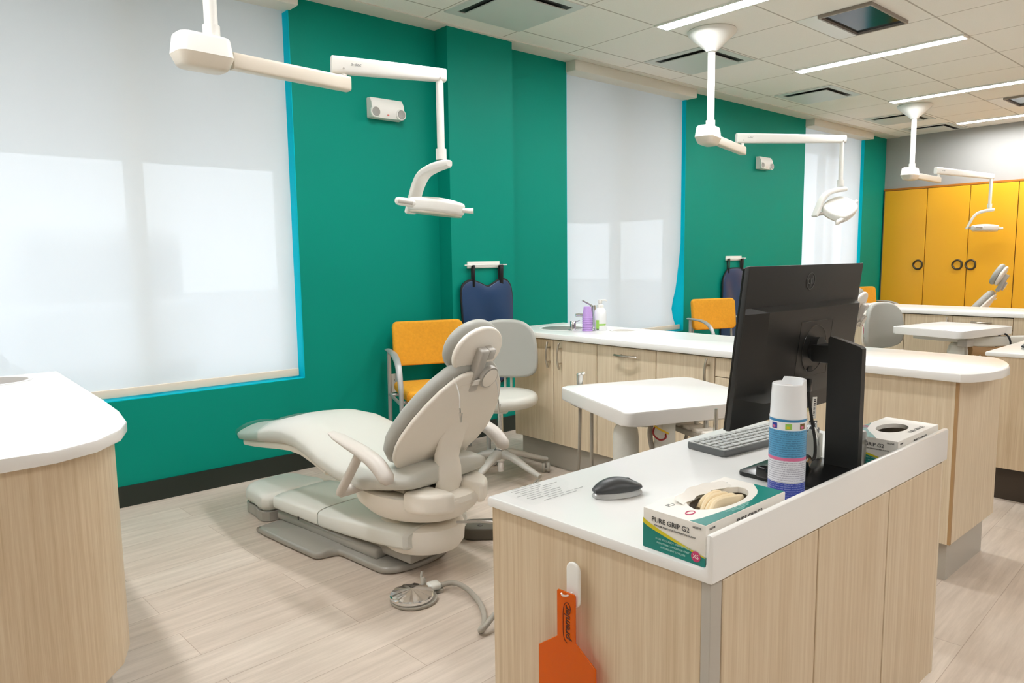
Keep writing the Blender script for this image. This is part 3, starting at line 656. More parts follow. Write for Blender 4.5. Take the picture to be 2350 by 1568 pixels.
# glove boxes ------------------------------------------------------
def glove_box(loc, rotz, label, torn):
    L, Wd, H = 0.240, 0.120, 0.067
    t_ = thing('glove_box', label, 'box', loc, rotz, 'latex glove boxes on the near desk')
    # carton with an oval opening in its top
    bm = nb(); rbox(bm, 0, L, 0, Wd, 0, H, 0.0012, 2)
    bmesh.ops.delete(bm, geom=[f for f in bm.faces if f.normal.z > .99 and f.calc_center_median().z > H - .001], context='FACES')
    n = 32; hx, hy = L * 0.53, Wd * 0.52; ax, ay = (0.078, 0.036) if torn else (0.056, 0.030)
    e = .0012
    per = []
    for i in range(n):
        a = 2 * PI * i / n; c, s = math.cos(a), math.sin(a)
        tx = ((L - e - hx) if c > 0 else (hx - e)) / max(abs(c), 1e-6); ty = ((Wd - e - hy) if s > 0 else (hy - e)) / max(abs(s), 1e-6)
        q = min(tx, ty); per.append((hx + c * q, hy + s * q))
    for cx_, cy_ in ((e, e), (L - e, e), (e, Wd - e), (L - e, Wd - e)):
        k = min(range(n), key=lambda i: (per[i][0] - cx_) ** 2 + (per[i][1] - cy_) ** 2); per[k] = (cx_, cy_)
    rnd = random.Random(4)
    hole = []
    for i in range(n):
        a = 2 * PI * i / n; j = 1 + (rnd.uniform(-.09, .05) if torn and 0.3 < a < 3.3 else 0)
        hole.append((hx + ax * j * math.cos(a), hy + ay * j * math.sin(a)))
    loft(bm, [[Vector((*p, H)) for p in per], [Vector((*p, H)) for p in hole], [Vector((*p, H - .010)) for p in hole]], False)
    obj('carton', bm, 'boxw', t_, 30)
    bm = nb(); rbox(bm, .006, L - .006, .006, Wd - .006, .004, .008 if not torn else .012); obj('inside', bm, 'brown', t_)
    # end face (x = 0): teal lower field under a yellow swoosh
    k = 16
    def edge_z(f): return 0.047 - 0.031 * f ** 0.75     # f from far (y=Wd) to near (y=0)
    bm = nb(); up_ = [(Wd * (1 - i / k), edge_z(i / k)) for i in range(k + 1)]
    loft(bm, [[Vector((-.0004, y, .0006)) for y, z in up_], [Vector((-.0004, y, z)) for y, z in up_]], False, 0, False); obj('teal_field', bm, 'teal', t_)
    bm = nb(); loft(bm, [[Vector((-.0005, y, z - .0045 * (1 - i / k) - .001)) for i, (y, z) in enumerate(up_)], [Vector((-.0005, y, z + .0025 * (1 - i / k) + .0006)) for i, (y, z) in enumerate(up_)]], False, 0, False); obj('yellow_swoosh', bm, 'yprint', t_)
    F = lambda y, z: frame((-.0008, y, z), (0, -1, 0), (0, 0, 1), (-1, 0, 0))
    bm = nb(); text_bm(bm, 'PURE GRIP G2', .0118, F(Wd * .55, .0515), .0002); text_bm(bm, 'POWDER FREE LATEX EXAMINATION GLOVES', .0038, F(Wd * .48, .0425), .0002); text_bm(bm, 'GLOVE', .005, F(Wd * .13, .060), .0002); obj('lettering', bm, 'ink', t_)
    bm = nb()
    for i, s in enumerate(('FULLY TEXTURED / AMBIDEXTROUS', 'NON STERILE / SINGLE USE ONLY', 'ENTIEREMENT TEXTURES')): text_bm(bm, s, .0042, F(Wd * .50, .0215 - .0065 * i), .0002)
    obj('small_print', bm, 'tealtxt', t_)
    bm = nb(); lathe(bm, [(.0085, 0), (.0085, .0004)], 24, F(Wd * .14, .0135)); obj('size_badge', bm, 'magenta', t_)
    bm = nb(); text_bm(bm, 'XS', .0095, frame((-.0013, Wd * .14, .0135), (0, -1, 0), (0, 0, 1), (-1, 0, 0)), .0002); obj('size_letters', bm, 'boxw', t_)
    # near long side (y = 0)
    G = lambda x, z: frame((x, -.0008, z), (1, 0, 0), (0, 0, 1), (0, -1, 0))
    bm = nb(); text_bm(bm, 'PURE GRIP G2', .0125, G(L * .52, .052), .0002); obj('side_lettering', bm, 'ink', t_); bm = nb(); text_bm(bm, 'GLOVE', .005, G(L * .07, .060), .0002); obj('side_lettering', bm, 'ink', t_)
    bm = nb(); loft(bm, [[Vector((L * i / 12, -.0004, .0006)) for i in range(13)], [Vector((L * i / 12, -.0004, .016 + .012 * math.sin(i / 12 * 3))) for i in range(13)]], False, 0, False); obj('side_field', bm, 'teal', t_)
    # top print
    N_ = lambda x, y: frame((x, y, H + .0004), (1, 0, 0), (0, 1, 0), (0, 0, 1))
    bm = nb()
    pts = [(0.0015, 0.0015), (L - .0015, .0015), (L - .0015, Wd * .50), (L * .88, Wd * .30), (L * .80, .026), (L * .66, .0165), (L * .45, .0165), (L * .28, .020), (L * .10, .024), (0.0015, .030)] if torn else [(0.0015, 0.0015), (L * .40, .0015), (L * .30, .025), (L * .14, .055), (L * .06, .09), (0.0015, .115)]
    if not torn: pts = [(L - p[0], Wd - p[1]) for p in pts]
    pts = pts if torn else pts
    if torn:
        prism(bm, pts, H + .0001, H + .0004)
    else:
        q = [(0.0015, Wd - .0015), (0.0015, Wd * .40), (L * .10, Wd * .52), (L * .22, Wd * .70), (L * .34, Wd * .84), (L * .62, Wd - .0015)]
        prism(bm, q, H + .0001, H + .0004)
    obj('top_field', bm, 'teal', t_)
    bm = nb()
    if torn: text_bm(bm, 'PU', .015, N_(L * .16, Wd * .78), .0002); obj('top_lettering', bm, 'inkl', t_); bm = nb(); text_bm(bm, 'P G2', .015, N_(L * .82, Wd * .84), .0002)
    else: text_bm(bm, 'PURE GRIP G2', .0135, frame((L * .62, Wd * .14, H + .0004), (1, 0, 0), (0, 1, 0), (0, 0, 1)), .0002)
    obj('top_lettering', bm, 'inkl', t_)
    bm = nb(); tube(bm, [(L * (.13 if torn else .40) + .010 * math.cos(2 * PI * i / 20), Wd * (.42 if torn else .93) + .0058 * math.sin(2 * PI * i / 20), H + .0005) for i in range(21)], .0008, 6, cap=False); obj('top_ring', bm, 'magenta', t_)
    bm = nb()
    for i in range(3):
        text_bm(bm, ('FULLY TEXTURED / AMBIDEXTROUS', 'NON STERILE / SINGLE USE', 'TEXTURES')[i], .0042, N_(L * (.46 if torn else .20), .0135 - .0042 * i) if torn else N_(L * .17, Wd * (.93 - .06 * i)), .0002)
    obj('top_print', bm, 'tealtxt', t_)
    if torn:
        # lifted torn flap and the gloves showing inside
        bm = nb(); rings = []
        for j in range(5):
            f = j / 4; rings.append([Vector((hx + ax * (-.95 + 1.9 * i / 12), hy + ay * (.62 - .30 * abs(i / 6 - 1) ** 2) + .004 + .020 * f + .003 * math.sin(i * 1.7), H + .0006 + .010 * f * (1 - .5 * abs(i / 6 - 1)) )) for i in range(13)])
        loft(bm, rings, False, 0, False); obj('torn_flap', bm, 'boxw', t_)
        for q in range(4):
            bm = nb(); pth = [(hx - .058 + .010 * q, hy - .022 + .013 * q, H - .022), (hx - .02 + .004 * q, hy - .010 + .010 * q, H - .008 - .003 * (q % 2)), (hx + .03, hy - .014 + .012 * q, H - .010), (hx + .066 - .01 * q, hy - .004 + .006 * q, H - .020)]
            tube(bm, pth, .012, 12, 6, ry=.006); obj('glove', bm, 'glove', t_)
    return t_
glove_box((0.918, 0.6065, ZD), 0.0, 'torn-open latex glove box at the near corner of the desk', True)
glove_box((1.648, 0.6065, ZD), 0.0, 'latex glove box with a neat oval opening behind the monitor stand', False)
t_ = thing('card_scrap', 'torn white card tab lying behind the nearer glove box', 'scrap', (1.115, 0.742, ZD))
bm = nb(); rbox(bm, 0, .06, 0, .045, 0, .012, .001, 1); obj('tab', bm, 'boxw', t_)
bm = nb(); rbox(bm, .045, .062, .002, .02, .0121, .0135); obj('fold', bm, 'boxw', t_)
# spray can ---------------------------------------------------------
t_ = thing('spray_can', 'tall white and blue aerosol spray can beside the monitor', 'spray can', (1.283, 0.671, ZD), R(-118))
rc = 0.0335
bm = nb(); lathe(bm, [(rc - .004, 0), (rc, .004), (rc, .172), (rc - .001, .174)], 48); obj('body', bm, 'cyanlab', t_)
def capring(r_, z, hi): return [Vector((r_ * math.cos(R(q * 7.5)), r_ * math.sin(R(q * 7.5)), z + (hi * 1.5 if -20 < q * 7.5 - 40 < 130 else 0))) for q in range(48)]
bm = nb(); loft(bm, [capring(rc + .0006, .172, 0), capring(rc - .0005, .176, 0), capring(rc - .002, .215, 0), capring(rc - .003, .2345, .005), capring(rc - .0045, .236, .005), capring(rc - .007, .2345, .005), capring(rc - .009, .224, 0), capring(.012, .222, 0)])
obj('cap', bm, 'canwhite', t_, 40)
bm = nb(); lathe(bm, [(.009, .2215), (.009, .230), (.006, .232)], 20); obj('spray_button', bm, 'white', t_)
def band(name, m, z0, z1, a0=-118, a1=52, rr=rc + .0004):
    bm = nb(); wrap(bm, rr, a0, a1, z0, z1, 28); return obj(name, bm, m, t_)
band('white_shoulder', 'canwhite', .120, .172, -180, 180, rc + .0002)
band('label_border', 'bluelab', .166, .171, -110, 52)
band('label_head', 'canwhite', .150, .166, -110, 52)
band('blue_text', 'txtblue', .098, .150)
band('pink_stripe', 'pinklab', .092, .098)
band('white_text', 'txtgrey', .049, .092)
band('navy_text', 'txtnavy', .004, .049)
for a_, c1 in ((-78, 'navylab'), (-32, 'grn'), (14, 'brown')):
    bm = nb(); wrap(bm, rc + .0008, a_ - 10, a_ + 10, .1525, .1635, 6); s_ = obj('pictogram', bm, c1, t_)
    bm = nb(); wrap(bm, rc + .0010, a_ - 6, a_ + 4, .154, .1585, 6); obj('pictogram_detail', bm, 'pinklab' if c1 != 'grn' else 'yprint', s_)
# computer mouse ----------------------------------------------------
def mouse(loc, rz, label):
    t_ = thing('computer_mouse', label, 'mouse', loc, rz, 'computer mice on the desks')
    def hull(sc_, z0, zt): 
        rings = []
        for i in range(15):
            f = i / 14; x = -.052 + .104 * f; w = .030 * (math.sin(PI * min(max(f, .02), .98)) ** .42) * (1 - .12 * math.sin(PI * f)); h = zt * (math.sin(PI * min(max(.06 + f * .88, .02), .98)) ** .8) * (1.15 - .3 * f)
            rings.append([Vector((x * sc_, w * sc_ * math.cos(a), z0 + max(0, h) * max(0, math.sin(a)) ** .8)) for a in [PI * k / 14 for k in range(15)]] + [Vector((x * sc_, -w * sc_ * .9 + w * sc_ * 1.8 * k / 6, z0)) for k in range(1, 6)])
        return rings
    bm = nb(); loft(bm, hull(1.0, 0.001, .026)); obj('base', bm, 'silver', t_, 50)
    bm = nb(); loft(bm, hull(1.0, 0.0125, .025)); obj('top_shell', bm, mat('charcoal_matte', srgb(52, 54, 55), .4) if 'charcoal_matte' not in bpy.data.materials else bpy.data.materials['charcoal_matte'], t_, 50)
    bm = nb(); lathe(bm, [(.007, -.003), (.007, .003)], 16, T(.024, 0, .0265) @ Matrix.Rotation(PI / 2, 4, 'X')); obj('wheel', bm, 'kbdd', t_)
mouse((1.085, 0.925, ZD), R(-22), 'black and silver computer mouse on the near desk')
mouse((4.235, 0.965, ZD), R(-35), 'computer mouse on the farther desk, at the right edge')
# keyboard ----------------------------------------------------------
kb = thing('keyboard', 'slim grey keyboard under the monitor', 'keyboard', (1.68, 0.965, ZD), R(-6))
bm = nb(); prism(bm, rrect(-.2, .2, -.058, .058, .008), 0, .016, .003, 2); obj('case', bm, 'kbdd', kb)
bm = nb(); prism(bm, rrect(-.197, .197, -.055, .055, .007), .0155, .0172, .0006, 1); obj('deck', bm, 'kbd', kb)
kk = 0
for r_ in range(5):
    x = -.190; ws = [.0155] * 18 if r_ < 4 else [.02, .016, .02, .10, .02, .016, .02, .02, .02]
    while x < .186 and kk < 92:
        w_ = ws.pop(0) if ws else .0165
        bm = nb(); rbox(bm, x, x + w_, .030 - .0195 * r_ , .046 - .0195 * r_, .0172, .0205, .0012, 1); obj('key', bm, 'kbd', kb); kk += 1; x += w_ + .0048
# monitor -----------------------------------------------------------
mo = thing('monitor', 'black computer monitor seen from behind on the near desk', 'monitor', (1.604, 0.72, ZD))
PC = Vector((0, 0.102, 0.278)); ta = R(-6.3)            # panel centre; top leans toward the stand
def mp(x, d, h):                                         # panel coords: x, d = toward stand (back), h = up
    return Vector((x, PC.y - d * math.cos(ta) + h * math.sin(ta), PC.z + h * math.cos(ta) + d * math.sin(ta) * -1))
MX = Matrix(((1, 0, 0, 0), (0, -math.cos(ta), math.sin(ta), PC.y), (0, -math.sin(ta), math.cos(ta), PC.z), (0, 0, 0, 1)))
hw, hh = .267, .176
bm = nb(); rbox(bm, -hw, hw, 0, .012, -hh, hh, .002, 2, 0, MX); obj('back_panel', bm, 'black', mo)
bm = nb(); rbox(bm, -hw + .002, hw - .002, -.006, 0, -hh + .002, hh - .002, .001, 1, 0, MX); obj('bezel', bm, 'blackg', mo)
bm = nb(); rbox(bm, -hw + .008, hw - .008, -.0068, -.0055, -hh + .02, hh - .008, 0, 1, 0, MX); obj('display', bm, 'screen', mo)
bm = nb(); sec = [(-hw + .004, .0118), (hw - .004, .0118)]
def hring(h, d, ins): return [MX @ Vector((x, dd, h)) for x, dd in ((-hw + .003, .0115), (-hw + .003 + ins, d), (hw - .003 - ins, d), (hw - .003, .0115))]
loft(bm, [hring(.088, .0118, .02), hring(.075, .040, .050), hring(-.06, .042, .055), hring(-.105, .030, .10), hring(-.135, .0118, .13)], True, 0, True); obj('rear_housing', bm, 'black', mo, 25)
bm = nb(); tube(bm, [MX @ Vector((x, .0425, h)) for x, h in ((-.075, .045), (.075, .045), (.075, -.085), (-.075, -.085), (-.075, .045))], .0006, 5); tube(bm, [MX @ Vector((.055 * math.cos(a), .0428, -.02 + .055 * math.sin(a))) for a in [2 * PI * i / 28 for i in range(29)]], .0007, 5); obj('mount_outline', bm, 'blackg', mo)
bm = nb(); rbox(bm, -.012, .006, .040, .0428, -.075, -.062, 0, 1, 0, MX); obj('lock_slot', bm, 'dark', mo)
LG = MX @ frame((0, .0126, .138), (-1, 0, 0), (0, 0, 1), (0, 1, 0))
bm = nb(); tube(bm, [LG @ Vector((.019 * math.cos(a), .019 * math.sin(a), 0)) for a in [2 * PI * i / 32 for i in range(33)]], .0008, 6, cap=False); text_bm(bm, 'hp', .028, LG @ T(0, .002, 0), .0004, shear=.25); obj('logo', bm, 'kbdd', mo)
bm = nb(); tube(bm, [MX @ Vector((0, .035, -.02)), MX @ Vector((0, .062, -.02))], .026, 20); rbox(bm, -.030, .018, -.02, .055, .235, .275, .005, 2); obj('tilt_joint', bm, 'black', mo)
bm = nb(); pr = [(-.062, .008), (-.062, .274), (-.056, .279), (.008, .297), (.012, .292), (.012, .008)]
loft(bm, [[Vector((x, y, z)) for y, z in pr] for x in (-.036, -.034, -.020, -.017)]); obj('stand_column', bm, 'black', mo, 25)
bm = nb(); prism(bm, rrect(-.225, .008, -.075, .115, .012), 0, .009, .002, 2); obj('stand_base', bm, 'blackg', mo)
cb = thing('monitor_cable', 'black cable with a white tag hanging below the monitor', 'cable', (1.53, 0.775, ZD + .0105))
bm = nb(); tube(bm, [(.045, .005, .182), (.045, .0, .14), (.046, -.010, .08), (.036, -.022, .045), (.010, -.034, .016), (-.010, -.030, .012)], .0035, 8, 6); obj('cord', bm, 'dark', cb)
bm = nb(); rbox(bm, .038, .053, -.004, .010, .155, .185, .003, 2); obj('plug', bm, 'blackg', cb)
bm = nb(); rbox(bm, .036, .056, -.0065, -.0055, .098, .148, 0, 1, 0, Matrix.Rotation(R(6), 4, 'Y')); tg = obj('tag', bm, 'boxw', cb)
bm = nb()
for i in range(9): rbox(bm, .042, .050, -.0069, -.0064, .105 + .0045 * i, .1072 + .0045 * i + (.0008 if i % 2 else 0), 0, 1, 0, Matrix.Rotation(R(6), 4, 'Y'))
obj('bar_code', bm, 'ink', tg)
t_ = thing('cable_adapter', 'black round-ended plug lying on the monitor base', 'adapter', (1.497, 0.742, ZD + .0095), R(20))
bm = nb(); tube(bm, [(-.028, 0, .013), (.028, 0, .013)], .013, 16); obj('body', bm, 'blackg', t_)
bm = nb(); tube(bm, [(-.050, .006, .006), (-.028, 0, .012)], .0045, 8); obj('cord_end', bm, 'dark', t_)
t_ = thing('cable_clip', 'small black clip on the monitor base beside the spray can', 'clip', (1.372, 0.770, ZD + .0095))
bm = nb(); rbox(bm, -.008, .010, -.014, .014, 0, .026, .006, 3); obj('body', bm, 'blackg', t_)
t_ = thing('pump_bottle', 'frosted square bottle with silver nozzle standing on the monitor base', 'bottle', (1.606, 0.778, ZD + .0095), R(15))
bm = nb(); prism(bm, rrect(-.019, .019, -.019, .019, .005), 0, .052, .004, 2); lathe(bm, [(.014, .051), (.009, .060), (.008, .066)], 16); obj('body', bm, 'frost', t_)
bm = nb(); rbox(bm, -.010, .010, -.009, .009, .064, .084, .003, 2); obj('nozzle', bm, 'chrome', t_)
bm = nb(); tube(bm, [(-.010, -.004, .070), (-.019, -.012, .050), (-.021, -.016, .032)], .003, 8, 4); obj('trigger', bm, 'metalfl', t_)
t_ = thing('metal_flask', 'slim brushed metal flask between monitor stand and glove box', 'flask', (1.634, 0.680, ZD))
bm = nb(); lathe(bm, [(.0105, 0), (.011, .002), (.011, .050), (.010, .052), (.010, .055), (.011, .057), (.011, .064)], 24); obj('body', bm, 'metalfl', t_)
bm = nb(); lathe(bm, [(.0105, .064), (.0105, .078), (.009, .082)], 24); obj('cap', bm, 'silver', t_)
# note sticking down from the monitor
bm = nb(); nv = [[Vector((-.03 + .06 * i / 6, .004 * math.sin(i), -.0 - .055 * j / 4 + .002 * i)) for i in range(7)] for j in range(5)]
loft(bm, nv, False, 0, False); o = obj('sticky_note', bm, 'note', None, 35, loc=(1.715, 0.842, 0.862)); 
sm = o.modifiers.new('thick', 'SOLIDIFY'); sm.thickness = .0004
tag(o, 'pale yellow sticky note hanging from the lower monitor edge', 'note')
# printed sheet on the desk
t_ = thing('printed_sheet', 'clear film with faint printed lines at the desk corner', 'sheet', (0.995, 1.045, ZD + .0002), R(-2))
bm = nb(); prism(bm, rrect(-.075, .085, -.052, .055, .004), 0, .0004); obj('sheet', bm, 'film', t_)
bm = nb(); rnd = random.Random(5)
for i in range(10):
    x = -.068 + .020 * abs(math.sin(i * 1.9)) + (.03 if i in (0, 1) else 0)
    for q in range(2 + i % 2):
        w_ = rnd.uniform(.018, .05); rbox(bm, x, min(x + w_, .078), -.045 + .0100 * i, -.0439 + .0100 * i, .0005, .0008); x += w_ + rnd.uniform(.003, .008)
        if x > .07: break
obj('print', bm, 'inkl', t_)
# orange paddle on an adhesive hook
XE = 0.889 + 0.008
t_ = thing('adhesive_hook', 'white adhesive hook stuck on the wood desk end', 'hook', (XE, 0.862, 0.62))
bm = nb(); prism(bm, rrect(-.0165, .0165, -.045, .040, .0160), 0, .008, .004, 3, 0, frame((0, 0, 0), (0, -1, 0), (0, 0, 1), (-1, 0, 0))); obj('plate', bm, 'white', t_)
bm = nb(); tube(bm, [(-.006, .0, -.016), (-.018, .002, -.019), (-.028, .004, -.016), (-.031, .0045, -.011)], .0018, 8, 4); obj('wire_prong', bm, 'white', t_)
pdl = [(-.021, .05), (-.018, .053), (.018, .053), (.021, .05), (.021, -.037), (.066, -.070), (.066, -.235), (-.066, -.235), (-.066, -.070), (-.021, -.037)]
t_ = thing('light_shield', 'orange see-through paddle hanging on the white hook', 'paddle', (XE - .016, 0.869, 0.553), 0)
PF = frame((0, 0, 0), (0.10, -.995, 0), (0, 0, 1), (-.995, -.10, 0))
bm = nb(); prism(bm, pdl, -.0015, .0015, .0008, 1, 0, PF); obj('blade', bm, 'orange', t_)
bm = nb(); text_bm(bm, 'premier', .0195, PF @ T(.003, -.004, .002) @ Matrix.Rotation(PI / 2, 4, 'Z'), .0002, shear=.2, bold=.0004)
tube(bm, [PF @ Vector((.003 + .0095 * math.cos(a), -.006 + (.040 if math.sin(a) > 0 else .036) * (math.copysign(abs(math.sin(a)) ** .5, math.sin(a))), .002)) for a in [R(20) + 2 * PI * i / 40 * .72 for i in range(41)]], .0006, 5); obj('lettering', bm, mat('brown_ink', srgb(70, 30, 10)), t_)

# ================================================================== DENTAL CHAIR
chair = thing('dental_chair', 'cream dental chair nearest the big window, back toward the viewer', 'dental chair', (1.484, 2.747, 0), R(7.407), 'dental chairs along the window wall')
bm = nb()
bo = [(-.22, .385), (-.25, .37), (-.262, .33), (-.266, -.03), (-.255, -.085), (-.215, -.10), (-.188, -.115), (-.178, -.15), (-.178, -.36), (-.165, -.41), (-.11, -.448), (0, -.466)]
bo = bo + [(-x, y) for x, y in reversed(bo[:-1])]
pad(bm, curve_out(bo, 3), .002, .030, .013, 0, .012); obj('base_plate', bm, 'chairgrey', chair)
bm = nb(); rbox(bm, -.150, .150, -.33, .40, .028, .075, .015, 3); obj('base_body', bm, 'chairgrey', chair)
bm = nb(); rbox(bm, -.135, .135, -.10, .41, .050, .082, .004, 2); rbox(bm, -.12, .12, -.50, .1, .05, .10, .01, 2); obj('under_frame', bm, 'chairgrey', chair)
# front pad on the floor
bm = nb(); pad(bm, curve_out([(-.150, .46), (-.155, .60), (-.140, .69), (-.07, .735), (.07, .735), (.140, .69), (.155, .60), (.150, .46)], 4), .045, .130, .035, 0, .006); obj('pump_cover', bm, 'chairwhite', chair)
bm = nb(); prism(bm, curve_out([(-.150, .46), (-.153, .60), (-.138, .688), (-.07, .73), (.07, .73), (.138, .688), (.153, .60), (.150, .46)], 4), 0.003, .047); obj('pump_cover_base', bm, 'chairgrey', chair)
# lift covers
def lift(name, st):
    bm = nb(); loft(bm, [superring(0, zb, zt, hw_, v, 5.0, 40) for v, hw_, zb, zt in st]); return obj(name, bm, 'chairwhite', chair)
lift('front_lift_cover', [(.418, .10, .09, .12), (.415, .145, .078, .136), (.40, .163, .075, .146), (.34, .167, .075, .152), (.06, .167, .075, .156), (.048, .165, .076, .156)])
lift('rear_lift_cover', [(.042, .165, .076, .155), (.03, .168, .074, .156), (-.15, .170, .082, .172), (-.33, .172, .097, .190), (-.47, .172, .112, .200), (-.515, .170, .117, .200), (-.528, .155, .125, .19)])
bm = nb(); prism(bm, [(-.02, 0), (.02, 0), (.02, .02), (-.02, .02)], 0, .002, 0, 1, 0, frame((-.1672, .22, .083), (0, -1, 0), (0, 0, 1), (-1, 0, 0))) if False else rbox(bm, -.1685, -.166, .185, .192, .080, .094); obj('latch', bm, 'dark', chair)
bm = nb(); lathe(bm, [(.10, .086), (.140, .094), (.156, .118), (.159, .165), (.152, .188), (.11, .196)], 40, T(0, -.435, 0) @ Matrix.Diagonal((1, 1.12, 1, 1))); obj('pivot_housing', bm, 'shell', chair)
# seat casting (bowl)
bm = nb(); lathe(bm, [(.06, .206), (.12, .212), (.170, .232), (.206, .270), (.217, .310), (.212, .330), (.192, .337), (.14, .328), (.05, .325)], 48, T(0, -.405, 0) @ Matrix.Diagonal((1, 1.30, 1, 1))); obj('seat_casting', bm, 'shell', chair)
for s in (-1, 1):
    bm = nb(); pad(bm, curve_out([(s * .066, -.690), (s * .12, -.676), (s * .165, -.63), (s * .185, -.55), (s * .14, -.54), (s * .072, -.555)][::s], 4), .285, .362, .018, 0, .004)
    obj('rear_cowl', bm, 'shell', chair)
bm = nb(); rbox(bm, -.068, .068, -.682, -.585, .29, .322, .006, 2); obj('rear_deck', bm, 'shell', chair)
bm = nb(); text_bm(bm, 'a-dec', .016, frame((0, -.652, .3225), (1, 0, 0), (0, 1, 0), (0, 0, 1)), .0002, shear=.3); obj('logo', bm, 'inkl', chair)
bm = nb(); tube(bm, [(.03, -.60, .200), (.085, -.675, .204), (.130, -.725, .198)], .0055, 8, 3, ry=.0035); obj('release_lever', bm, 'bracket', chair)
bm = nb(); rbox(bm, -.14, .14, -.50, -.20, .33, .372, .01, 2); obj('seat_support', bm, 'shell', chair)
# seat and leg rest upholstery, one long pad
ST = [(-.60, .17, .385, .42), (-.585, .21, .372, .432), (-.50, .238, .355, .432), (-.36, .252, .330, .420), (-.22, .252, .338, .425), (-.10, .248, .364, .452), (0, .242, .392, .487), (.10, .236, .412, .508), (.20, .227, .412, .510), (.32, .212, .398, .490), (.45, .193, .378, .455), (.58, .176, .360, .421), (.69, .160, .348, .397), (.75, .135, .350, .386), (.785, .085, .357, .378)]
bm = nb(); loft(bm, [superring(0, zb, zt, hw_, v, 3.4, 40, .022) for v, hw_, zb, zt in ST]); seat = obj('seat', bm, 'vinyl', chair, 60)
bm = nb(); loft(bm, [superring(0, zb - .03, zb + .02, hw_ * .86, v, 4, 32) for v, hw_, zb, zt in ST[5:13]]); obj('leg_rest_shell', bm, 'shell', chair, 60)
bm = nb(); loft(bm, [superring(0, zb - .005, zt + .006, hw_ + .006, v, 3.4, 40, .026) for v, hw_, zb, zt in ST[10:14]] + [superring(0, .348, .392, .12, .797, 3.4, 40, .02)], True); obj('toe_cover', bm, 'clear', chair, 60)
# backrest
BO = Vector((0, -.47, .41)); BD = Vector((0, -.595, .804)); BN = Vector((0, .804, .595))
half = [(0.0, .075), (.02, .13), (.05, .18), (.10, .217), (.16, .234), (.22, .234), (.29, .218), (.36, .190), (.42, .155), (.465, .115), (.487, .085), (.495, .05)]
sh = sym(half)
bm = nb(); pad(bm, sh, -.012, .008, .010, .030, 0, BO, (1, 0, 0), BD, BN); obj('back_shell', bm, 'shell', chair, 60)
bm = nb(); pad(bm, [(x * 1.055, .012 + (y - .012) * 1.03) for x, y in sh], .008, .062, .024, 0, .004, BO, (1, 0, 0), BD, BN); obj('back_cushion', bm, 'vinylg', chair, 60)
# stem and spine
bm = nb()
path = [(-.575, .312), (-.597, .365), (-.596, .42), (-.588, .455), (-.593, .482), (-.625, .555), (-.672, .635), (-.722, .712), (-.752, .762)]
hws = [.058, .060, .059, .057, .062, .064, .066, .072, .085]
tks = [.026, .027, .026, .024, .020, .014, .012, .010, .006]
rings = []
for (v, z), h_, tk in zip(path, hws, tks):
    rings.append([Vector((h_ * c_, v + tk * d_ - .000, z + (.0 if True else 0))) for c_, d_ in ((-1, .4), (-.97, -.25), (-.85, -.55), (-.5, -.75), (0, -.82), (.5, -.75), (.85, -.55), (.97, -.25), (1, .4), (.6, .9), (0, 1), (-.6, .9))])
loft(bm, rings); obj('back_stem', bm, 'shell', chair, 50)
# headrest
HO = Vector((0, -.703, .772)); hd = Vector((0, -.437, .90)).normalized(); hn = Vector((0, hd.z, -hd.y))
ell = [(.118 * math.cos(a) * (1 + .0 * math.sin(a)), .118 + .098 * math.sin(a)) for a in [2 * PI * i / 44 for i in range(44)]]
bm = nb(); pad(bm, ell, -.014, .010, .012, .012, 0, HO, (1, 0, 0), hd, hn); hs = obj('headrest_shell', bm, 'shell', chair, 60)
bm = nb(); pad(bm, [(x * 1.06, .118 + (y - .118) * 1.06) for x, y in ell], .012, .058, .022, 0, .008, HO, (1, 0, 0), hd, hn); obj('headrest_cushion', bm, 'vinylg', chair, 60)
HP = lambda x, y, z: HO + Vector((1, 0, 0)) * x + hd * y + hn * z
bm = nb(); rbox(bm, -.036, .004, -.02, .150, -.058, -.022, .008, 3, 0, frame(HO, (1, 0, 0), hd, hn)); rbox(bm, .004, .038, .108, .150, -.056, -.020, .006, 3, 0, frame(HO, (1, 0, 0), hd, hn))
br = obj('headrest_bracket', bm, 'bracket', chair)
bm = nb(); tube(bm, [HP(-.008, .03, -.035), Vector((-.006, -.735, .742))], .016, 12, 0, ry=.007, upv=(1, 0, 0)); obj('headrest_post', bm, 'bracket', chair)
bm = nb(); rbox(bm, .004, .012, .112, .140, -.0275, -.0262, 0, 1, 0, frame(HO, (1, 0, 0), hd, hn)); obj('headrest_slot', bm, 'dark', chair)
KM = frame(HP(.030, .042, -.050), (1, 0, 0), tuple(hd), tuple(hn))
bm = nb(); lathe(bm, [(.041, -.022), (.043, -.018), (.043, -.004), (.02, .004)], 30, KM); kn = obj('knob', bm, 'bracket', chair)
bm = nb(); lathe(bm, [(.036, -.0235), (.035, -.0245), (.015, -.0252)], 30, KM); obj('knob_cap', bm, 'shell', kn)
bm = nb(); rbox(bm, -.040, .030, -.012, .012, -.002, .002, .001, 1, 0, frame(BO + BD * .468 - BN * .030, (1, 0, 0), BD, BN)); obj('post_socket', bm, 'white', chair)
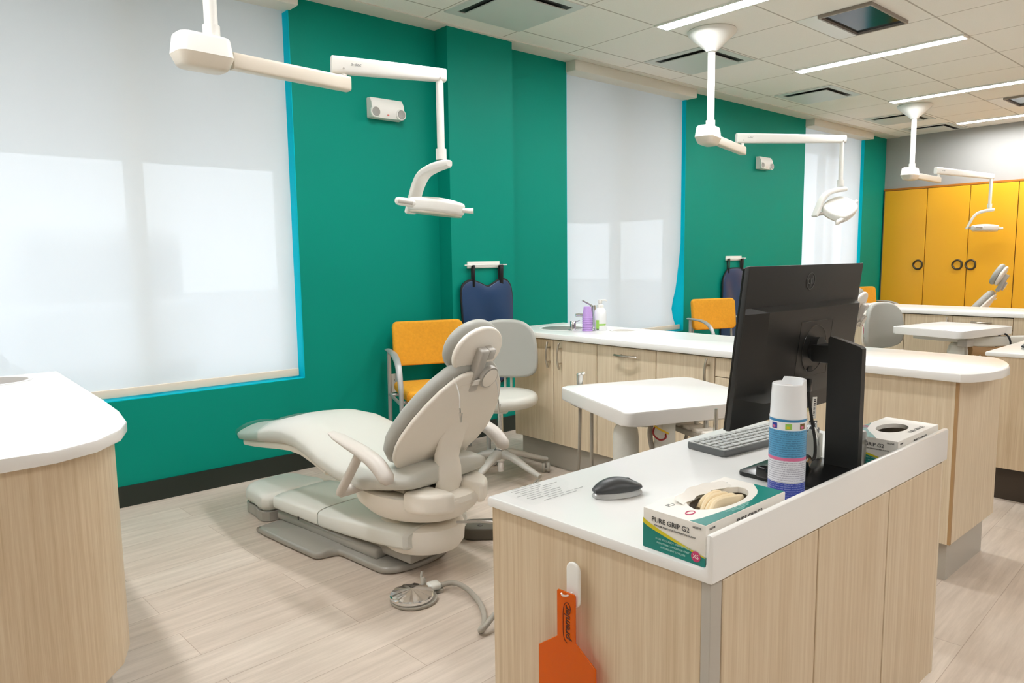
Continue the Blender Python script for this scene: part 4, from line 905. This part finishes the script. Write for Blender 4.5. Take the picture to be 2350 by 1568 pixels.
# arm rests
for s in (-1, 1):
    u = .300 * s
    bm = nb(); tube(bm, [(u, -.285, .566), (u, -.33, .556), (u, -.40, .540), (u, -.48, .520), (u, -.55, .492), (u, -.60, .452), (u, -.612, .432)], .03, 16, 5, upv=(1, 0, 0), rads=[(.018, .006), (.030, .011), (.034, .015), (.034, .020), (.033, .026), (.030, .026), (.014, .012)])
    ar = obj('arm_rest', bm, 'armgrey', chair, 60)
    bm = nb(); tube(bm, [(u, -.45, .512), (u, -.39, .430), (u, -.333, .356), (u - s * .003, -.326, .343)], .0165, 14, 4, ry=.019); tube(bm, [(u, -.324, .347), (u - s * .05, -.324, .347), (u - s * .10, -.324, .350)], .022, 12); obj('arm_post', bm, 'armgrey', ar, 50)
# two further dental chairs
CH2 = dup(chair, (1.484 + 3.05, 2.735, 0), None, 'dental chair mostly hidden behind the monitor, headrest showing')
CH3 = dup(chair, (1.484 + 6.25, 2.86, 0), None, 'farthest dental chair, headrest standing out against the yellow cupboards')
# headrest of the farthest chair is pulled out
for ch in CH3.children:
    if ch.name.split('.')[0] in ('headrest_shell', 'headrest_cushion', 'headrest_bracket', 'headrest_slot', 'knob'): ch.location = (0, -.050, .105)
bm = nb(); tube(bm, [Vector((-.006, -.735, .742)), HP(-.008, .03, -.035) + Vector((0, -.05, .105))], .010, 10, 0, ry=.004, upv=(1, 0, 0)); obj('headrest_rod', bm, 'bracket', CH3)
def bib(dx, dy, pink, label):
    t_ = thing('bib_chain', label, 'bib chain', (1.484 + dx, 2.747 + dy, 0), R(7.407), 'bib chains on the headrests')
    for s, x0 in ((-1, -.105), (1, .085)):
        bm = nb(); tube(bm, [(x0 * .9, -.690, .80), (x0, -.737, .795), (x0 * 1.03, -.770, .74), (x0 * 1.03, -.772, .685)], .0022, 6, 4); obj('cord', bm, 'magenta' if pink else 'white', t_)
        bm = nb(); tube(bm, [(x0 * 1.03, -.772, .690), (x0 * 1.03, -.774, .672)], .0028, 8); tube(bm, [(x0 * 1.03 - .004, -.775, .675), (x0 * 1.03, -.775, .640)], .0026, 6); tube(bm, [(x0 * 1.03 + .006, -.777, .672), (x0 * 1.03, -.776, .640)], .0022, 6); obj('clip', bm, 'metalfl', t_)
bib(0, 0, False, 'white bib chain with metal clips on the nearest headrest')
bib(3.05, -.012, True, 'pink bib chain on the headrest beside the monitor')

# foot controls on the floor
t_ = thing('foot_switch', 'dark rubber foot switch on the floor at the desk corner', 'foot switch', (1.93, 2.36, 0), R(-38))
bm = nb(); pad(bm, rrect(-.14, .14, -.065, .065, .06, 8), 0.001, .052, .010, 0, .002); obj('body', bm, mat('dark_rubber', srgb(96, 91, 80), .65), t_)
for q in range(5):
    bm = nb(); sph(bm, (-.10 + .05 * q, .03 - .055 * (q % 2), .054), .012, 0, 12, (1, 1, .5)); obj('button', bm, mat('rubber_button', srgb(88, 84, 76), .5) if q == 0 else bpy.data.materials['rubber_button'], t_)
t_ = thing('foot_control', 'round chrome foot control with grey hose on the floor', 'foot control', (1.338, 2.078, 0), R(-10))
bm = nb(); pad(bm, curve_out([(.085 * math.cos(a), .085 * math.sin(a)) for a in [R(60 + 30 * i) for i in range(11)]] + [(.115, -.006), (.118, .035), (.10, .062)], 3), 0.001, .012, .004); obj('base', bm, 'hose', t_)
def pleat(r_, z, amp): return [Vector((-.008 + r_ * math.cos(2 * PI * k / 36), -.002 + r_ * math.sin(2 * PI * k / 36), z + (amp if k % 3 == 0 else (-amp if k % 3 == 1 else 0)))) for k in range(36)]
bm = nb(); loft(bm, [pleat(.074, .012, 0), pleat(.078, .018, 0), pleat(.078, .026, 0), pleat(.074, .030, .0022), pleat(.04, .038, .0016), pleat(.002, .046, 0)]); obj('disc', bm, 'chrome', t_, 0)
bm = nb(); rbox(bm, .066, .112, .0, .045, .010, .034, .008, 3); obj('connector', bm, 'frost', t_)
bm = nb(); tube(bm, [(.062, .060, .034), (.060, .068, .046), (.066, .074, .062)], .005, 8, 3); lathe(bm, [(.010, .012), (.010, .040), (.006, .046)], 14, T(.062, .058, 0)); obj('toggle', bm, 'hose', t_)
bm = nb(); tube(bm, [(1.445, 2.075, .020), (1.49, 2.045, .026), (1.505, 1.98, .018), (1.475, 1.87, .012), (1.415, 1.775, .010), (1.365, 1.735, .012), (1.37, 1.718, .030), (1.45, 1.735, .05), (1.56, 1.70, .06), (1.75, 1.62, .03)], .0095, 12, 6)
hs_ = obj('hose', bm, 'hose', None, 60); hs_.parent = t_; hs_.matrix_parent_inverse = Matrix.LocRotScale((1.338, 2.078, 0), Matrix.Rotation(R(-10), 3, 'Z'), None).inverted()

# ================================================================== ROLLING STOOL
stool = thing('rolling_stool', 'grey vinyl rolling stool beside the sink island', 'stool', (2.472, 2.935, 0), R(0), 'rolling stools')
def caster(a, rr=.285):
    x, y = rr * math.cos(a), rr * math.sin(a)
    bm = nb()
    for s in (-1, 1): lathe(bm, [(.012, s * .006), (.027, s * .006), (.029, s * .009), (.029, s * .018), (.026, s * .021), (.01, s * .0215)], 20, T(x, y, .030) @ Matrix.Rotation(a + R(60), 4, 'Z') @ Matrix.Rotation(PI / 2, 4, 'X'))
    rbox(bm, x - .010, x + .010, y - .010, y + .010, .030, .064, .003, 2); return bm
for k in range(5):
    a = R(-86 + 72 * k); c_, s_ = math.cos(a), math.sin(a)
    bm = nb(); tube(bm, [(.03 * c_, .03 * s_, .148), (.09 * c_, .09 * s_, .142), (.20 * c_, .20 * s_, .105), (.29 * c_, .29 * s_, .078)], .02, 12, 4, rads=[(.026, .030), (.018, .024), (.013, .019), (.010, .014)], sq=3)
    lg = obj('leg', bm, 'stoolgrey', stool, 45)
    obj('caster', caster(a), 'hose', lg)
bm = nb(); lathe(bm, [(.018, .05), (.018, .10), (.032, .11), (.040, .14), (.032, .160), (.026, .165), (.026, .24), (.017, .245), (.017, .40)], 24); obj('gas_lift', bm, 'chrome', stool)
bm = nb(); rbox(bm, -.085, .20, -.055, .055, .385, .417, .008, 2, 0, Matrix.Rotation(R(38), 4, 'Z')); obj('seat_plate', bm, 'chairwhite', stool)
bm = nb(); pad(bm, curve_out([(.215 * math.cos(a) , .20 * math.sin(a)) for a in [2 * PI * i / 14 for i in range(14)]], 3), .415, .482, .032, 0, .008); obj('seat', bm, 'vinyl', stool, 60)
sa = R(38)
bd_ = Vector((math.cos(sa), math.sin(sa), 0)); bl = Vector((-bd_.y, bd_.x, 0))
bm = nb()
for s in (-1, 1): tube(bm, [bd_ * .14 + bl * (.018 * s) + Vector((0, 0, .41)), bd_ * .225 + bl * (.018 * s) + Vector((0, 0, .425)), bd_ * .245 + bl * (.018 * s) + Vector((0, 0, .50)), bd_ * .242 + bl * (.018 * s) + Vector((0, 0, .74))], .007, 8, 4)
obj('back_upright', bm, 'chairwhite', stool)
out = curve_out([(-.165, .02), (-.185, .10), (-.165, .24), (-.10, .305), (0, .318), (.10, .305), (.165, .24), (.185, .10), (.165, .02), (.08, -.01), (-.08, -.01)], 4)
def bent(bm, z0, th0, th1, r_, f=1.0):
    k0 = len(bm.verts); pad(bm, [(x * f, (y - .155) * f + .155) for x, y in out], th0, th1, r_, 0, 0, (0, 0, 0)); bm.verts.ensure_lookup_table()
    for v in bm.verts[k0:]:
        x, y, d_ = v.co; d2 = d_ + 1.3 * x * x                      # wraps forward at the sides
        v.co = bd_ * (.235 - d2) + bl * x + Vector((0, 0, z0 + y))
bm = nb(); bent(bm, .545, 0.0, .042, .019); obj('backrest', bm, 'vinylg', stool, 60)
bm = nb(); bent(bm, .545, -.016, .004, .009, .975); obj('backrest_shell', bm, 'shell', stool, 60)
dup(stool, (5.26, 1.92, 0), R(34.5), 'rolling stool showing only its back behind the monitor')

# ================================================================== GUEST CHAIRS
gc = thing('guest_chair', 'yellow guest chair below the blue apron, beside the pilaster', 'chair', (2.475, 3.515, 0), R(-22), 'yellow guest chairs against the green wall')
for s in (-1, 1):
    x = .255 * s
    bm = nb(); tube(bm, [(x, .225, .655), (x, .10, .655), (x, -.02, .645), (x, -.12, .600), (x, -.175, .50), (x, -.19, .40), (x, -.195, .003)], .014, 14, 6, upv=(1, 0, 0), rads=[(.020, .008), (.022, .010), (.022, .011), (.019, .012), (.016, .013), (.013, .013), (.013, .013)]); obj('front_leg', bm, 'silver', gc, 50)
    bm = nb(); tube(bm, [(x, .19, .648), (x, .195, .40), (x, .215, .003)], .0125, 12, 5); obj('rear_leg', bm, 'silver', gc, 50)
    bm = nb(); tube(bm, [(x, -.190, .385), (x, .195, .385)], .010, 10); obj('side_rail', bm, 'silver', gc)
    bm = nb(); tube(bm, [(s * .19, .16, .39), (s * .20, .215, .44), (s * .20, .232, .56), (s * .20, .245, .66)], .010, 10, 4); obj('back_upright', bm, 'silver', gc)
bm = nb(); tube(bm, [(-.255, .12, .39), (.255, .12, .39)], .010, 10); tube(bm, [(-.255, -.15, .39), (.255, -.15, .39)], .010, 10); obj('cross_rail', bm, 'silver', gc)
bm = nb(); pad(bm, curve_out(rrect(-.228, .228, -.225, .215, .05, 3), 2), .395, .460, .026, 0, .010); obj('seat', bm, 'yellow', gc, 60)
bm = nb(); bo2 = rrect(-.225, .225, 0, .272, .040, 5)
pad(bm, bo2, 0, .042, .018, 0, .004, (0, 0, 0)); 
for v in bm.verts:
    x, y, d_ = v.co; v.co = Vector((x, .225 - d_ + .035 * (y / .275) - .55 * x * x + .02, 0.545 + y + .012 * (abs(x) / .225) ** 2))
obj('backrest', bm, 'yellow', gc, 60)
dup(gc, (5.50, 3.45, 0), R(-22), 'yellow guest chair just left of the monitor')
dup(gc, (8.50, 3.45, 0), R(-22), 'yellow guest chair peeking out right of the monitor')

# ================================================================== TRAY TABLES (delivery units)
def tray(loc, rz, label, arm, w=.555, dp=.555):
    t_ = thing('tray_table', label, 'tray table', loc, rz, 'white instrument tray tables')
    h = w / 2; k_ = dp / 2; zt = .700 - loc[2] + (.01 if dp < .5 else 0)
    bm = nb(); prism(bm, rrect(-h, h, -k_, k_, .035, 6), zt - .048, zt, .006, 3); obj('table_top', bm, 'solid', t_)
    bm = nb(); prism(bm, rrect(-.17, .19, -.15, .20 if dp > .5 else .17, .02), zt - .085, zt - .048, .004, 2); obj('under_tray', bm, 'chairwhite', t_)
    return t_, zt
t1, zt = tray((2.149, 1.624, 0), R(-21.5), 'white square tray table in front of the sink island', False, .585, .545)
bm = nb(); lathe(bm, [(.045, .30), (.045, .575), (.041, .605), (.028, .625), (.010, .634)], 28, T(-.20, -.10, 0)); obj('water_bottle', bm, 'frost', t1)
bm = nb(); rbox(bm, -.137, -.083, -.235, -.180, .30, .65, .004, 2); obj('support_arm', bm, 'chairwhite', t1)
bm = nb(); lathe(bm, [(.24, 0), (.24, .02), (.20, .045), (.05, .06), (.03, .065), (.03, .34)], 28, T(.0, .0, 0)); rbox(bm, -.25, .08, -.235, .1, .28, .32, .006, 2); obj('pedestal', bm, 'chairgrey', t1)
for nm, m_, pts in (('yellow_wire', 'yw', [(-.165, -.20, .648), (-.155, -.235, .632), (-.13, -.245, .618), (-.115, -.24, .610)]), ('red_wire', 'rw', [(-.150, -.215, .642), (-.165, -.225, .612), (-.150, -.24, .592), (-.125, -.24, .598), (-.125, -.22, .625)]), ('grey_tube', 'hose', [(-.125, -.15, .64), (-.145, -.17, .60), (-.140, -.18, .54), (-.110, -.16, .50)])):
    bm = nb(); tube(bm, pts, .0032 if m_ != 'hose' else .009, 8, 5); obj(nm, bm, m_, t1)
bm = nb(); rbox(bm, -.040, -.012, -.37, -.10, .594, .612, .004, 2); rbox(bm, -.036, -.016, -.13, -.10, .612, .650, .003, 2); ih = obj('instrument_bar', bm, 'hose', t1)
for q in range(4):
    y = -.155 - .055 * q
    bm = nb(); rbox(bm, -.030, .040, y - .020, y + .020, .606, .624, .006, 3); obj('holder', bm, 'shell', ih)
    bm = nb(); tube(bm, [(.015, y, .60), (.012, y + .005, .56), (-.01, y + .03, .45), (-.02, -.10, .33)], .006, 8, 5); obj('instrument_hose', bm, 'hose', ih)
    bm = nb(); lathe(bm, [(.007, .60), (.009, .615), (.008, .645), (.006, .66 if y > -.27 else .70)], 12, T(.015, y, 0)); obj('handpiece', bm, 'metalfl', ih)
bm = nb(); rbox(bm, -.225, -.155, .22, .315, .612, .632, .007, 3); sy = obj('syringe_holder', bm, 'hose', t1)
bm = nb(); lathe(bm, [(.010, .63), (.011, .70), (.0135, .715), (.0135, .738), (.009, .743)], 16, T(-.19, .298, 0)); tube(bm, [(-.19, .298, .735), (-.174, .284, .745)], .0055, 8); obj('syringe', bm, 'metalfl', sy)
for nm, pts in (('syringe_hose', [(-.19, .298, .63), (-.19, .298, .56), (-.195, .295, .42), (-.20, .29, .30), (-.17, .26, .18), (-.10, .16, .08), (-.05, .05, .06)]), ('suction_hose', [(-.235, .10, .64), (-.235, .10, .40), (-.24, .09, .20), (-.12, .01, .08)])):
    bm = nb(); tube(bm, pts, .007, 8, 5); obj(nm, bm, 'hose', t1)
bm = nb(); rbox(bm, -.235, -.20, -.04, .14, .625, .652, .004, 2); obj('hose_clip', bm, 'hose', t1)
t2, zt2 = tray((5.414, 1.69, 0), R(-12), 'farther white tray table in front of the far island', True, .62, .465)
bm = nb(); lathe(bm, [(.060, .42), (.060, .56), (.050, .60), (.03, .615)], 24, T(-.10, -.10, 0)); obj('water_bottle', bm, 'frost', t2)
bm = nb(); rbox(bm, .03, .50, -.14, -.08, .585, .650, .01, 3, 0, Matrix.Rotation(R(-26), 4, 'Z')); obj('support_arm', bm, 'chairwhite', t2)
bm = nb(); tube(bm, [(-.03, -.14, .56), (.12, -.20, .545), (.28, -.28, .57), (.40, -.34, .555)], .035, 14, 4, ry=.024); obj('hose_sleeve', bm, 'tan', t2)
bm = nb(); tube(bm, [(.20 + .02 * math.cos(a), -.225 + .055 * math.cos(a), .595 + .072 * math.sin(a)) for a in [2 * PI * i / 20 for i in range(21)]], .006, 8); obj('tie_strap', bm, 'trimblack', t2)
bm = nb(); rbox(bm, -.18, -.10, -.20, -.14, .60, .645, .004, 2); obj('bracket', bm, 'bracket', t2)
bm = nb(); lathe(bm, [(.12, 0.0), (.12, .02), (.10, .035), (.03, .045), (.024, .06), (.024, .59)], 28, T(.20, -.05, 0)); obj('pedestal', bm, 'chairgrey', t2)
for q in range(6):
    x = -.05 + .07 * q
    bm = nb(); tube(bm, [(x, -.17, .535), (x, -.18, .50), (x - .01, -.14, .36)], .007, 8, 4); obj('instrument_hose', bm, 'hose', t2)
for x, y, z_ in ((-.27, .17, .55), (-.18, .08, .50)):
    bm = nb(); lathe(bm, [(.008, z_ - .13), (.010, z_ - .04), (.012, z_ - .01), (.011, z_ + .005)], 14, T(x, y, 0)); obj('syringe', bm, 'metalfl', t2)
bm = nb(); tube(bm, [(-.19, -.2, .60), (-.18, -.2, .45), (-.16, -.16, .32)], .009, 8, 4); obj('suction_hose', bm, 'hose', t2)

# ================================================================== CEILING LAMPS
def dental_lamp(label, pxy, zh, e1, e2, z2, ztube, yaw_yoke, head, hyaw, tilt, roll=0.0):
    """pole at pxy; arm 1 ends at e1; spring arm ends at e2 (x, y, z); yoke swings out along yaw_yoke; head centre"""
    t_ = thing('dental_lamp', label, 'lamp', (pxy[0], pxy[1], ZC), 0, 'ceiling-hung dental lamps')
    O = Vector((pxy[0], pxy[1], ZC)); L = lambda x, y, z: Vector((x, y, z)) - O
    bm = nb(); lathe(bm, [(.150, 0), (.156, -.008), (.150, -.022), (.060, -.105), (.036, -.125), (.034, -.132)], 40); obj('canopy', bm, 'white', t_)
    bm = nb(); lathe(bm, [(.0235, -.13), (.0235, zh - ZC + .06)], 24); lathe(bm, [(.030, zh - ZC + .105), (.030, zh - ZC + .035)], 24); obj('pole', bm, 'white', t_)
    d1 = Vector((e1[0] - pxy[0], e1[1] - pxy[1], 0)); l1 = d1.length; d1.normalize(); n1 = Vector((-d1.y, d1.x, 0))
    F1 = frame(L(pxy[0], pxy[1], zh), d1, n1, (0, 0, 1))
    def hub(z, g): return [F1 @ Vector((x, y, z)) for x, y in rrect(-.140 - g, .062 + g, -.062 - g, .062 + g, .03 + min(g, 0) * .3, 5)]
    bm = nb(); loft(bm, [hub(-.010, 0), hub(.050, -.008), hub(.058, -.012), hub(.062, -.020)]); obj('hub_top', bm, 'white', t_, 40)
    bm = nb(); loft(bm, [hub(-.058, -.028), hub(-.054, -.020), hub(-.046, -.014), hub(-.0102, 0)]); obj('hub_bottom', bm, 'white2', t_, 40)
    ez = e1[2] if len(e1) > 2 else zh
    A0 = L(pxy[0], pxy[1], zh - .006) + d1 * .07; A1 = L(e1[0], e1[1], ez - .006)
    bm = nb(); tube(bm, [A0, A1 + d1 * .022], .030, 24, ry=.024, sq=6); obj('arm', bm, 'white2', t_, 40)
    bm = nb(); lathe(bm, [(.016, .020), (.016, .036), (.011, .040), (.011, .085)], 16, T(*A1)); obj('pivot', bm, 'white', t_)
    E2 = L(*e2); S0 = A1 + Vector((0, 0, e2[2] - ez if False else .0)); S0 = L(e1[0], e1[1], z2)
    d2 = (E2 - S0); d2.normalize()
    bm = nb(); tube(bm, [S0 - d2 * .05, S0 - d2 * .046, S0 + (E2 - S0) * .5, E2 + d2 * .026, E2 + d2 * .030], .03, 24, rads=[(.030, .017), (.036, .021), (.033, .020), (.028, .018), (.023, .014)], sq=4, upv=(0, 0, 1)); sp = obj('spring_arm', bm, 'white', t_, 45)
    n2 = Vector((d2.y, -d2.x, 0)).normalized(); u2 = d2.cross(n2) * -1
    if u2.z < 0: u2 = -u2
    bm = nb(); text_bm(bm, 'a-dec', .020, frame(S0 + d2 * .05 + n2 * .0215 + u2 * .004, d2, u2, n2), .0003, shear=.3); obj('logo', bm, 'inkl', sp)
    for q in (0.0, 1.0):
        bm = nb(); lathe(bm, [(.004, 0), (.004, .0225)], 10, frame(S0 + (E2 - S0) * q - u2 * .016, d2, u2, n2)); obj('screw', bm, 'greyp', sp)
    bm = nb(); tube(bm, [E2 - Vector((0, 0, .02)), Vector((E2.x, E2.y, ztube - ZC))], .0165, 18); lathe(bm, [(.0235, ztube - ZC + .035), (.0235, ztube - ZC - .012)], 20, T(E2.x, E2.y, 0)); obj('drop_tube', bm, 'white', t_)
    yd = Vector((math.cos(yaw_yoke), math.sin(yaw_yoke), 0)); yn = Vector((-yd.y, yd.x, 0)); B = Vector((E2.x, E2.y, ztube - ZC))
    Y = lambda d_, z: B + yd * d_ + Vector((0, 0, z))
    bm = nb(); tube(bm, [Y(-.050, -.032), Y(-.03, -.032), Y(.04, -.042), Y(.11, -.066), Y(.152, -.115), Y(.180, -.175), Y(.205, -.228), Y(.208, -.234)], .014, 20, 5, rads=[(.016, .012), (.026, .018), (.034, .018), (.036, .016), (.036, .014), (.035, .013), (.033, .012), (.03, .008)], sq=4, upv=tuple(yn)); obj('yoke', bm, 'white', t_, 45)
    # head: flattened rounded body with two handles
    Hc = L(*head)
    HM = T(*Hc) @ Matrix.Rotation(hyaw, 4, 'Z') @ Matrix.Rotation(roll, 4, 'X') @ Matrix.Rotation(tilt, 4, 'Y')
    hp_ = curve_out([(-.110, -.085), (-.135, 0), (-.110, .085), (-.02, .108), (.085, .088), (.122, .03), (.122, -.03), (.085, -.088), (-.02, -.108)], 4)
    bm = nb(); k0 = pad(bm, hp_, -.028, .030, .016, 0, .014); bmesh.ops.transform(bm, matrix=HM, verts=bm.verts[:]); hd_ = obj('head', bm, 'white', t_, 50)
    bm = nb(); pad(bm, [(x * .93, y * .93) for x, y in hp_], -.036, -.024, .006); bmesh.ops.transform(bm, matrix=HM, verts=bm.verts[:]); obj('lens', bm, 'lens', hd_, 40)
    for s in (-1, 1):
        bm = nb(); 
        if s < 0: pts = [(-.175, -.075, .004), (-.165, -.080, .004), (-.09, -.085, .0), (-.03, -.080, -.004)]
        else: pts = [(.105, -.03, -.004), (.150, -.030, -.002), (.168, -.030, 0)]
        tube(bm, [HM @ Vector(p) for p in pts], .015, 14, 4, rads=[(.013, .010), (.018, .013), (.020, .014), (.014, .012)] if s < 0 else [(.010, .010), (.011, .011), (.014, .014)]); hn_ = obj('handle', bm, 'white', hd_, 50)
        if s < 0:
            bm = nb(); tube(bm, [HM @ Vector((-.165, -.092, .004)), HM @ Vector((-.10, -.097, .001))], .009, 12, 0, ry=.005); obj('grip', bm, 'greyp', hd_, 50)
    bm = nb(); tube(bm, [Y(.190, -.222), HM @ Vector((-.06, 0, .012))], .012, 12); obj('head_pivot', bm, 'greyp', hd_)
    return t_
dental_lamp('ceiling lamp nearest the viewer, hanging over the near dental chair', (0.99, 2.77), 1.950, (1.540, 2.812, 1.945), (1.925, 2.662, 2.003), 2.012, 1.652, R(100), (1.963, 2.755, 1.440), R(-41), R(7))
dental_lamp('middle ceiling lamp with its head tipped toward the window', (4.190, 2.79), 1.978, (4.85, 2.955, 1.972), (5.50, 2.52, 2.055), 2.055, 1.72, R(150), (5.47, 2.50, 1.542), R(6), R(-30), R(30))
dental_lamp('farthest ceiling lamp in front of the yellow cupboards', (7.80, 2.87), 1.979, (8.52, 2.87, 1.975), (9.30, 2.60, 2.03), 2.065, 1.70, R(110), (9.28, 2.62, 1.47), R(-41), R(2))

# ================================================================== THINGS ON THE GREEN WALL
def emergency(x, z, label):
    t_ = thing('emergency_light', label, 'emergency light', (x, YW, z), 0, 'twin-head emergency lights')
    sec = [(-.002, .062), (-.040, .060), (-.058, .030), (-.062, -.030), (-.050, -.055), (-.002, -.058)]
    bm = nb(); loft(bm, [[Vector((x_, y, z_ * f)) for y, z_ in sec] for x_, f in ((-.112, .9), (-.108, 1), (.108, 1), (.112, .9))]); obj('housing', bm, 'white', t_, 30)
    for s in (-1, 1):
        FM = frame((s * .088, -.060, -.026), (1, 0, 0), (0, 0, 1), (0, -1, 0))
        bm = nb(); lathe(bm, [(.033, -.01), (.034, .004), (.030, .009)], 24, FM); hd_ = obj('lamp_head', bm, 'white', t_)
        bm = nb(); lathe(bm, [(.027, .009), (.024, .011), (.010, .0095)], 24, FM); obj('lens', bm, 'emlens', hd_)
    bm = nb(); rbox(bm, -.006, .004, -.064, -.058, -.040, -.034); obj('indicator', bm, 'red', t_)
emergency(2.39, 2.103, 'white twin-head emergency light between big window and pilaster')
emergency(6.75, 2.112, 'white twin-head emergency light beside the middle lamp arm')
t_ = thing('outlet', 'white wall outlet low behind the nearest guest chair', 'outlet', (2.413, YW, 0.428))
bm = nb(); prism(bm, rrect(-.037, .037, -.060, .060, .004), 0, .006, .0015, 2, 0, frame((0, 0, 0), (1, 0, 0), (0, 0, 1), (0, -1, 0))); obj('plate', bm, 'white', t_)
bm = nb()
for s in (-1, 1): rbox(bm, -.010, -.006, -.0068, -.0055, .02 * s - .006, .02 * s + .006); rbox(bm, .006, .010, -.0068, -.0055, .02 * s - .006, .02 * s + .006)
obj('slots', bm, 'dark', t_)
def rack(x, y, z, label):
    t_ = thing('apron_rack', label, 'rack', (x, y, z), 0, 'white wall racks for aprons')
    bm = nb(); rbox(bm, -.137, .137, -.010, -.0005, -.022, .022, .002, 2); obj('plate', bm, 'white', t_)
    bm = nb(); tube(bm, [(-.175, -.028, -.001), (.185, -.028, -.001)], .0042, 8)
    for s in (-.12, .12): tube(bm, [(s, -.008, -.001), (s, -.028, -.001)], .004, 8)
    obj('rod', bm, 'white', t_)
def apron(x, y, ztop, label, outline, dip, rz=0):
    t_ = thing('lead_apron', label, 'apron', (x, y, ztop), 0, 'blue protective aprons on the racks')
    oc = curve_out(outline, 4)
    def cloth(bm, f, d0, d1, rr):
        k0 = len(bm.verts); pad(bm, [(a * f, (b_ + .32) * f - .32) for a, b_ in oc], d0, d1, rr, 0, 0, k=3); bm.verts.ensure_lookup_table()
        for v in bm.verts[k0:]:
            a, b_, d_ = v.co
            fold = .010 * math.sin(a * 21 + b_ * 5) * min(1, max(0, (-b_) / .2)) + .016 * math.exp(-((a + .01) / .10) ** 2 - ((b_ + .14) / .10) ** 2)
            v.co = Vector((a, -(d_ + fold) - .012, b_))
    bm = nb(); cloth(bm, .965, .002, .016, .005); obj('cloth', bm, 'navy', t_, 60)
    bm = nb(); cloth(bm, 1.0, 0, .013, .006); obj('binding', bm, 'trimblack', t_, 60)
    for s, w_ in ((-.118, .010), (.118, .016)):
        bm = nb(); rings = [[Vector((s + a, yy, zz)) for a in (-w_, w_)] for yy, zz in ((-.012, -.05), (-.014, .0), (-.012, .060), (-.020, .091), (-.028, .094), (-.036, .088), (-.034, .05), (-.030, -.05))]
        loft(bm, rings, False, 0, False); st = obj('strap', bm, 'trimblack', t_); md = st.modifiers.new('thick', 'SOLIDIFY'); md.thickness = .002
    return t_
OUT1 = [(-.225, -.07), (-.19, -.015), (-.13, .0), (-.06, -.02), (0, -.043), (.06, -.02), (.12, .002), (.18, -.01), (.222, -.07), (.235, -.20), (.22, -.32), (.195, -.42), (.205, -.55), (.185, -.66), (.12, -.715), (-.10, -.715), (-.17, -.62), (-.19, -.46), (-.205, -.34), (-.22, -.24)]
OUT2 = [(-.215, -.11), (-.17, -.045), (-.12, -.005), (0, .005), (.12, -.005), (.17, -.045), (.215, -.11), (.22, -.25), (.215, -.45), (.21, -.68), (.12, -.715), (-.12, -.715), (-.21, -.68), (-.215, -.45), (-.22, -.25)]
rack(3.042, YW - .13, 1.163, 'white rack on the green pilaster holding an apron'); apron(3.055, YW - .132, 1.070, 'navy apron with scooped neck hanging on the pilaster', OUT1, True)
rack(6.27, YW, 1.178, 'white rack on the wall above the guest chair by the monitor'); apron(6.27, YW - .002, 1.085, 'navy apron hanging behind the guest chair by the monitor', OUT2, False)
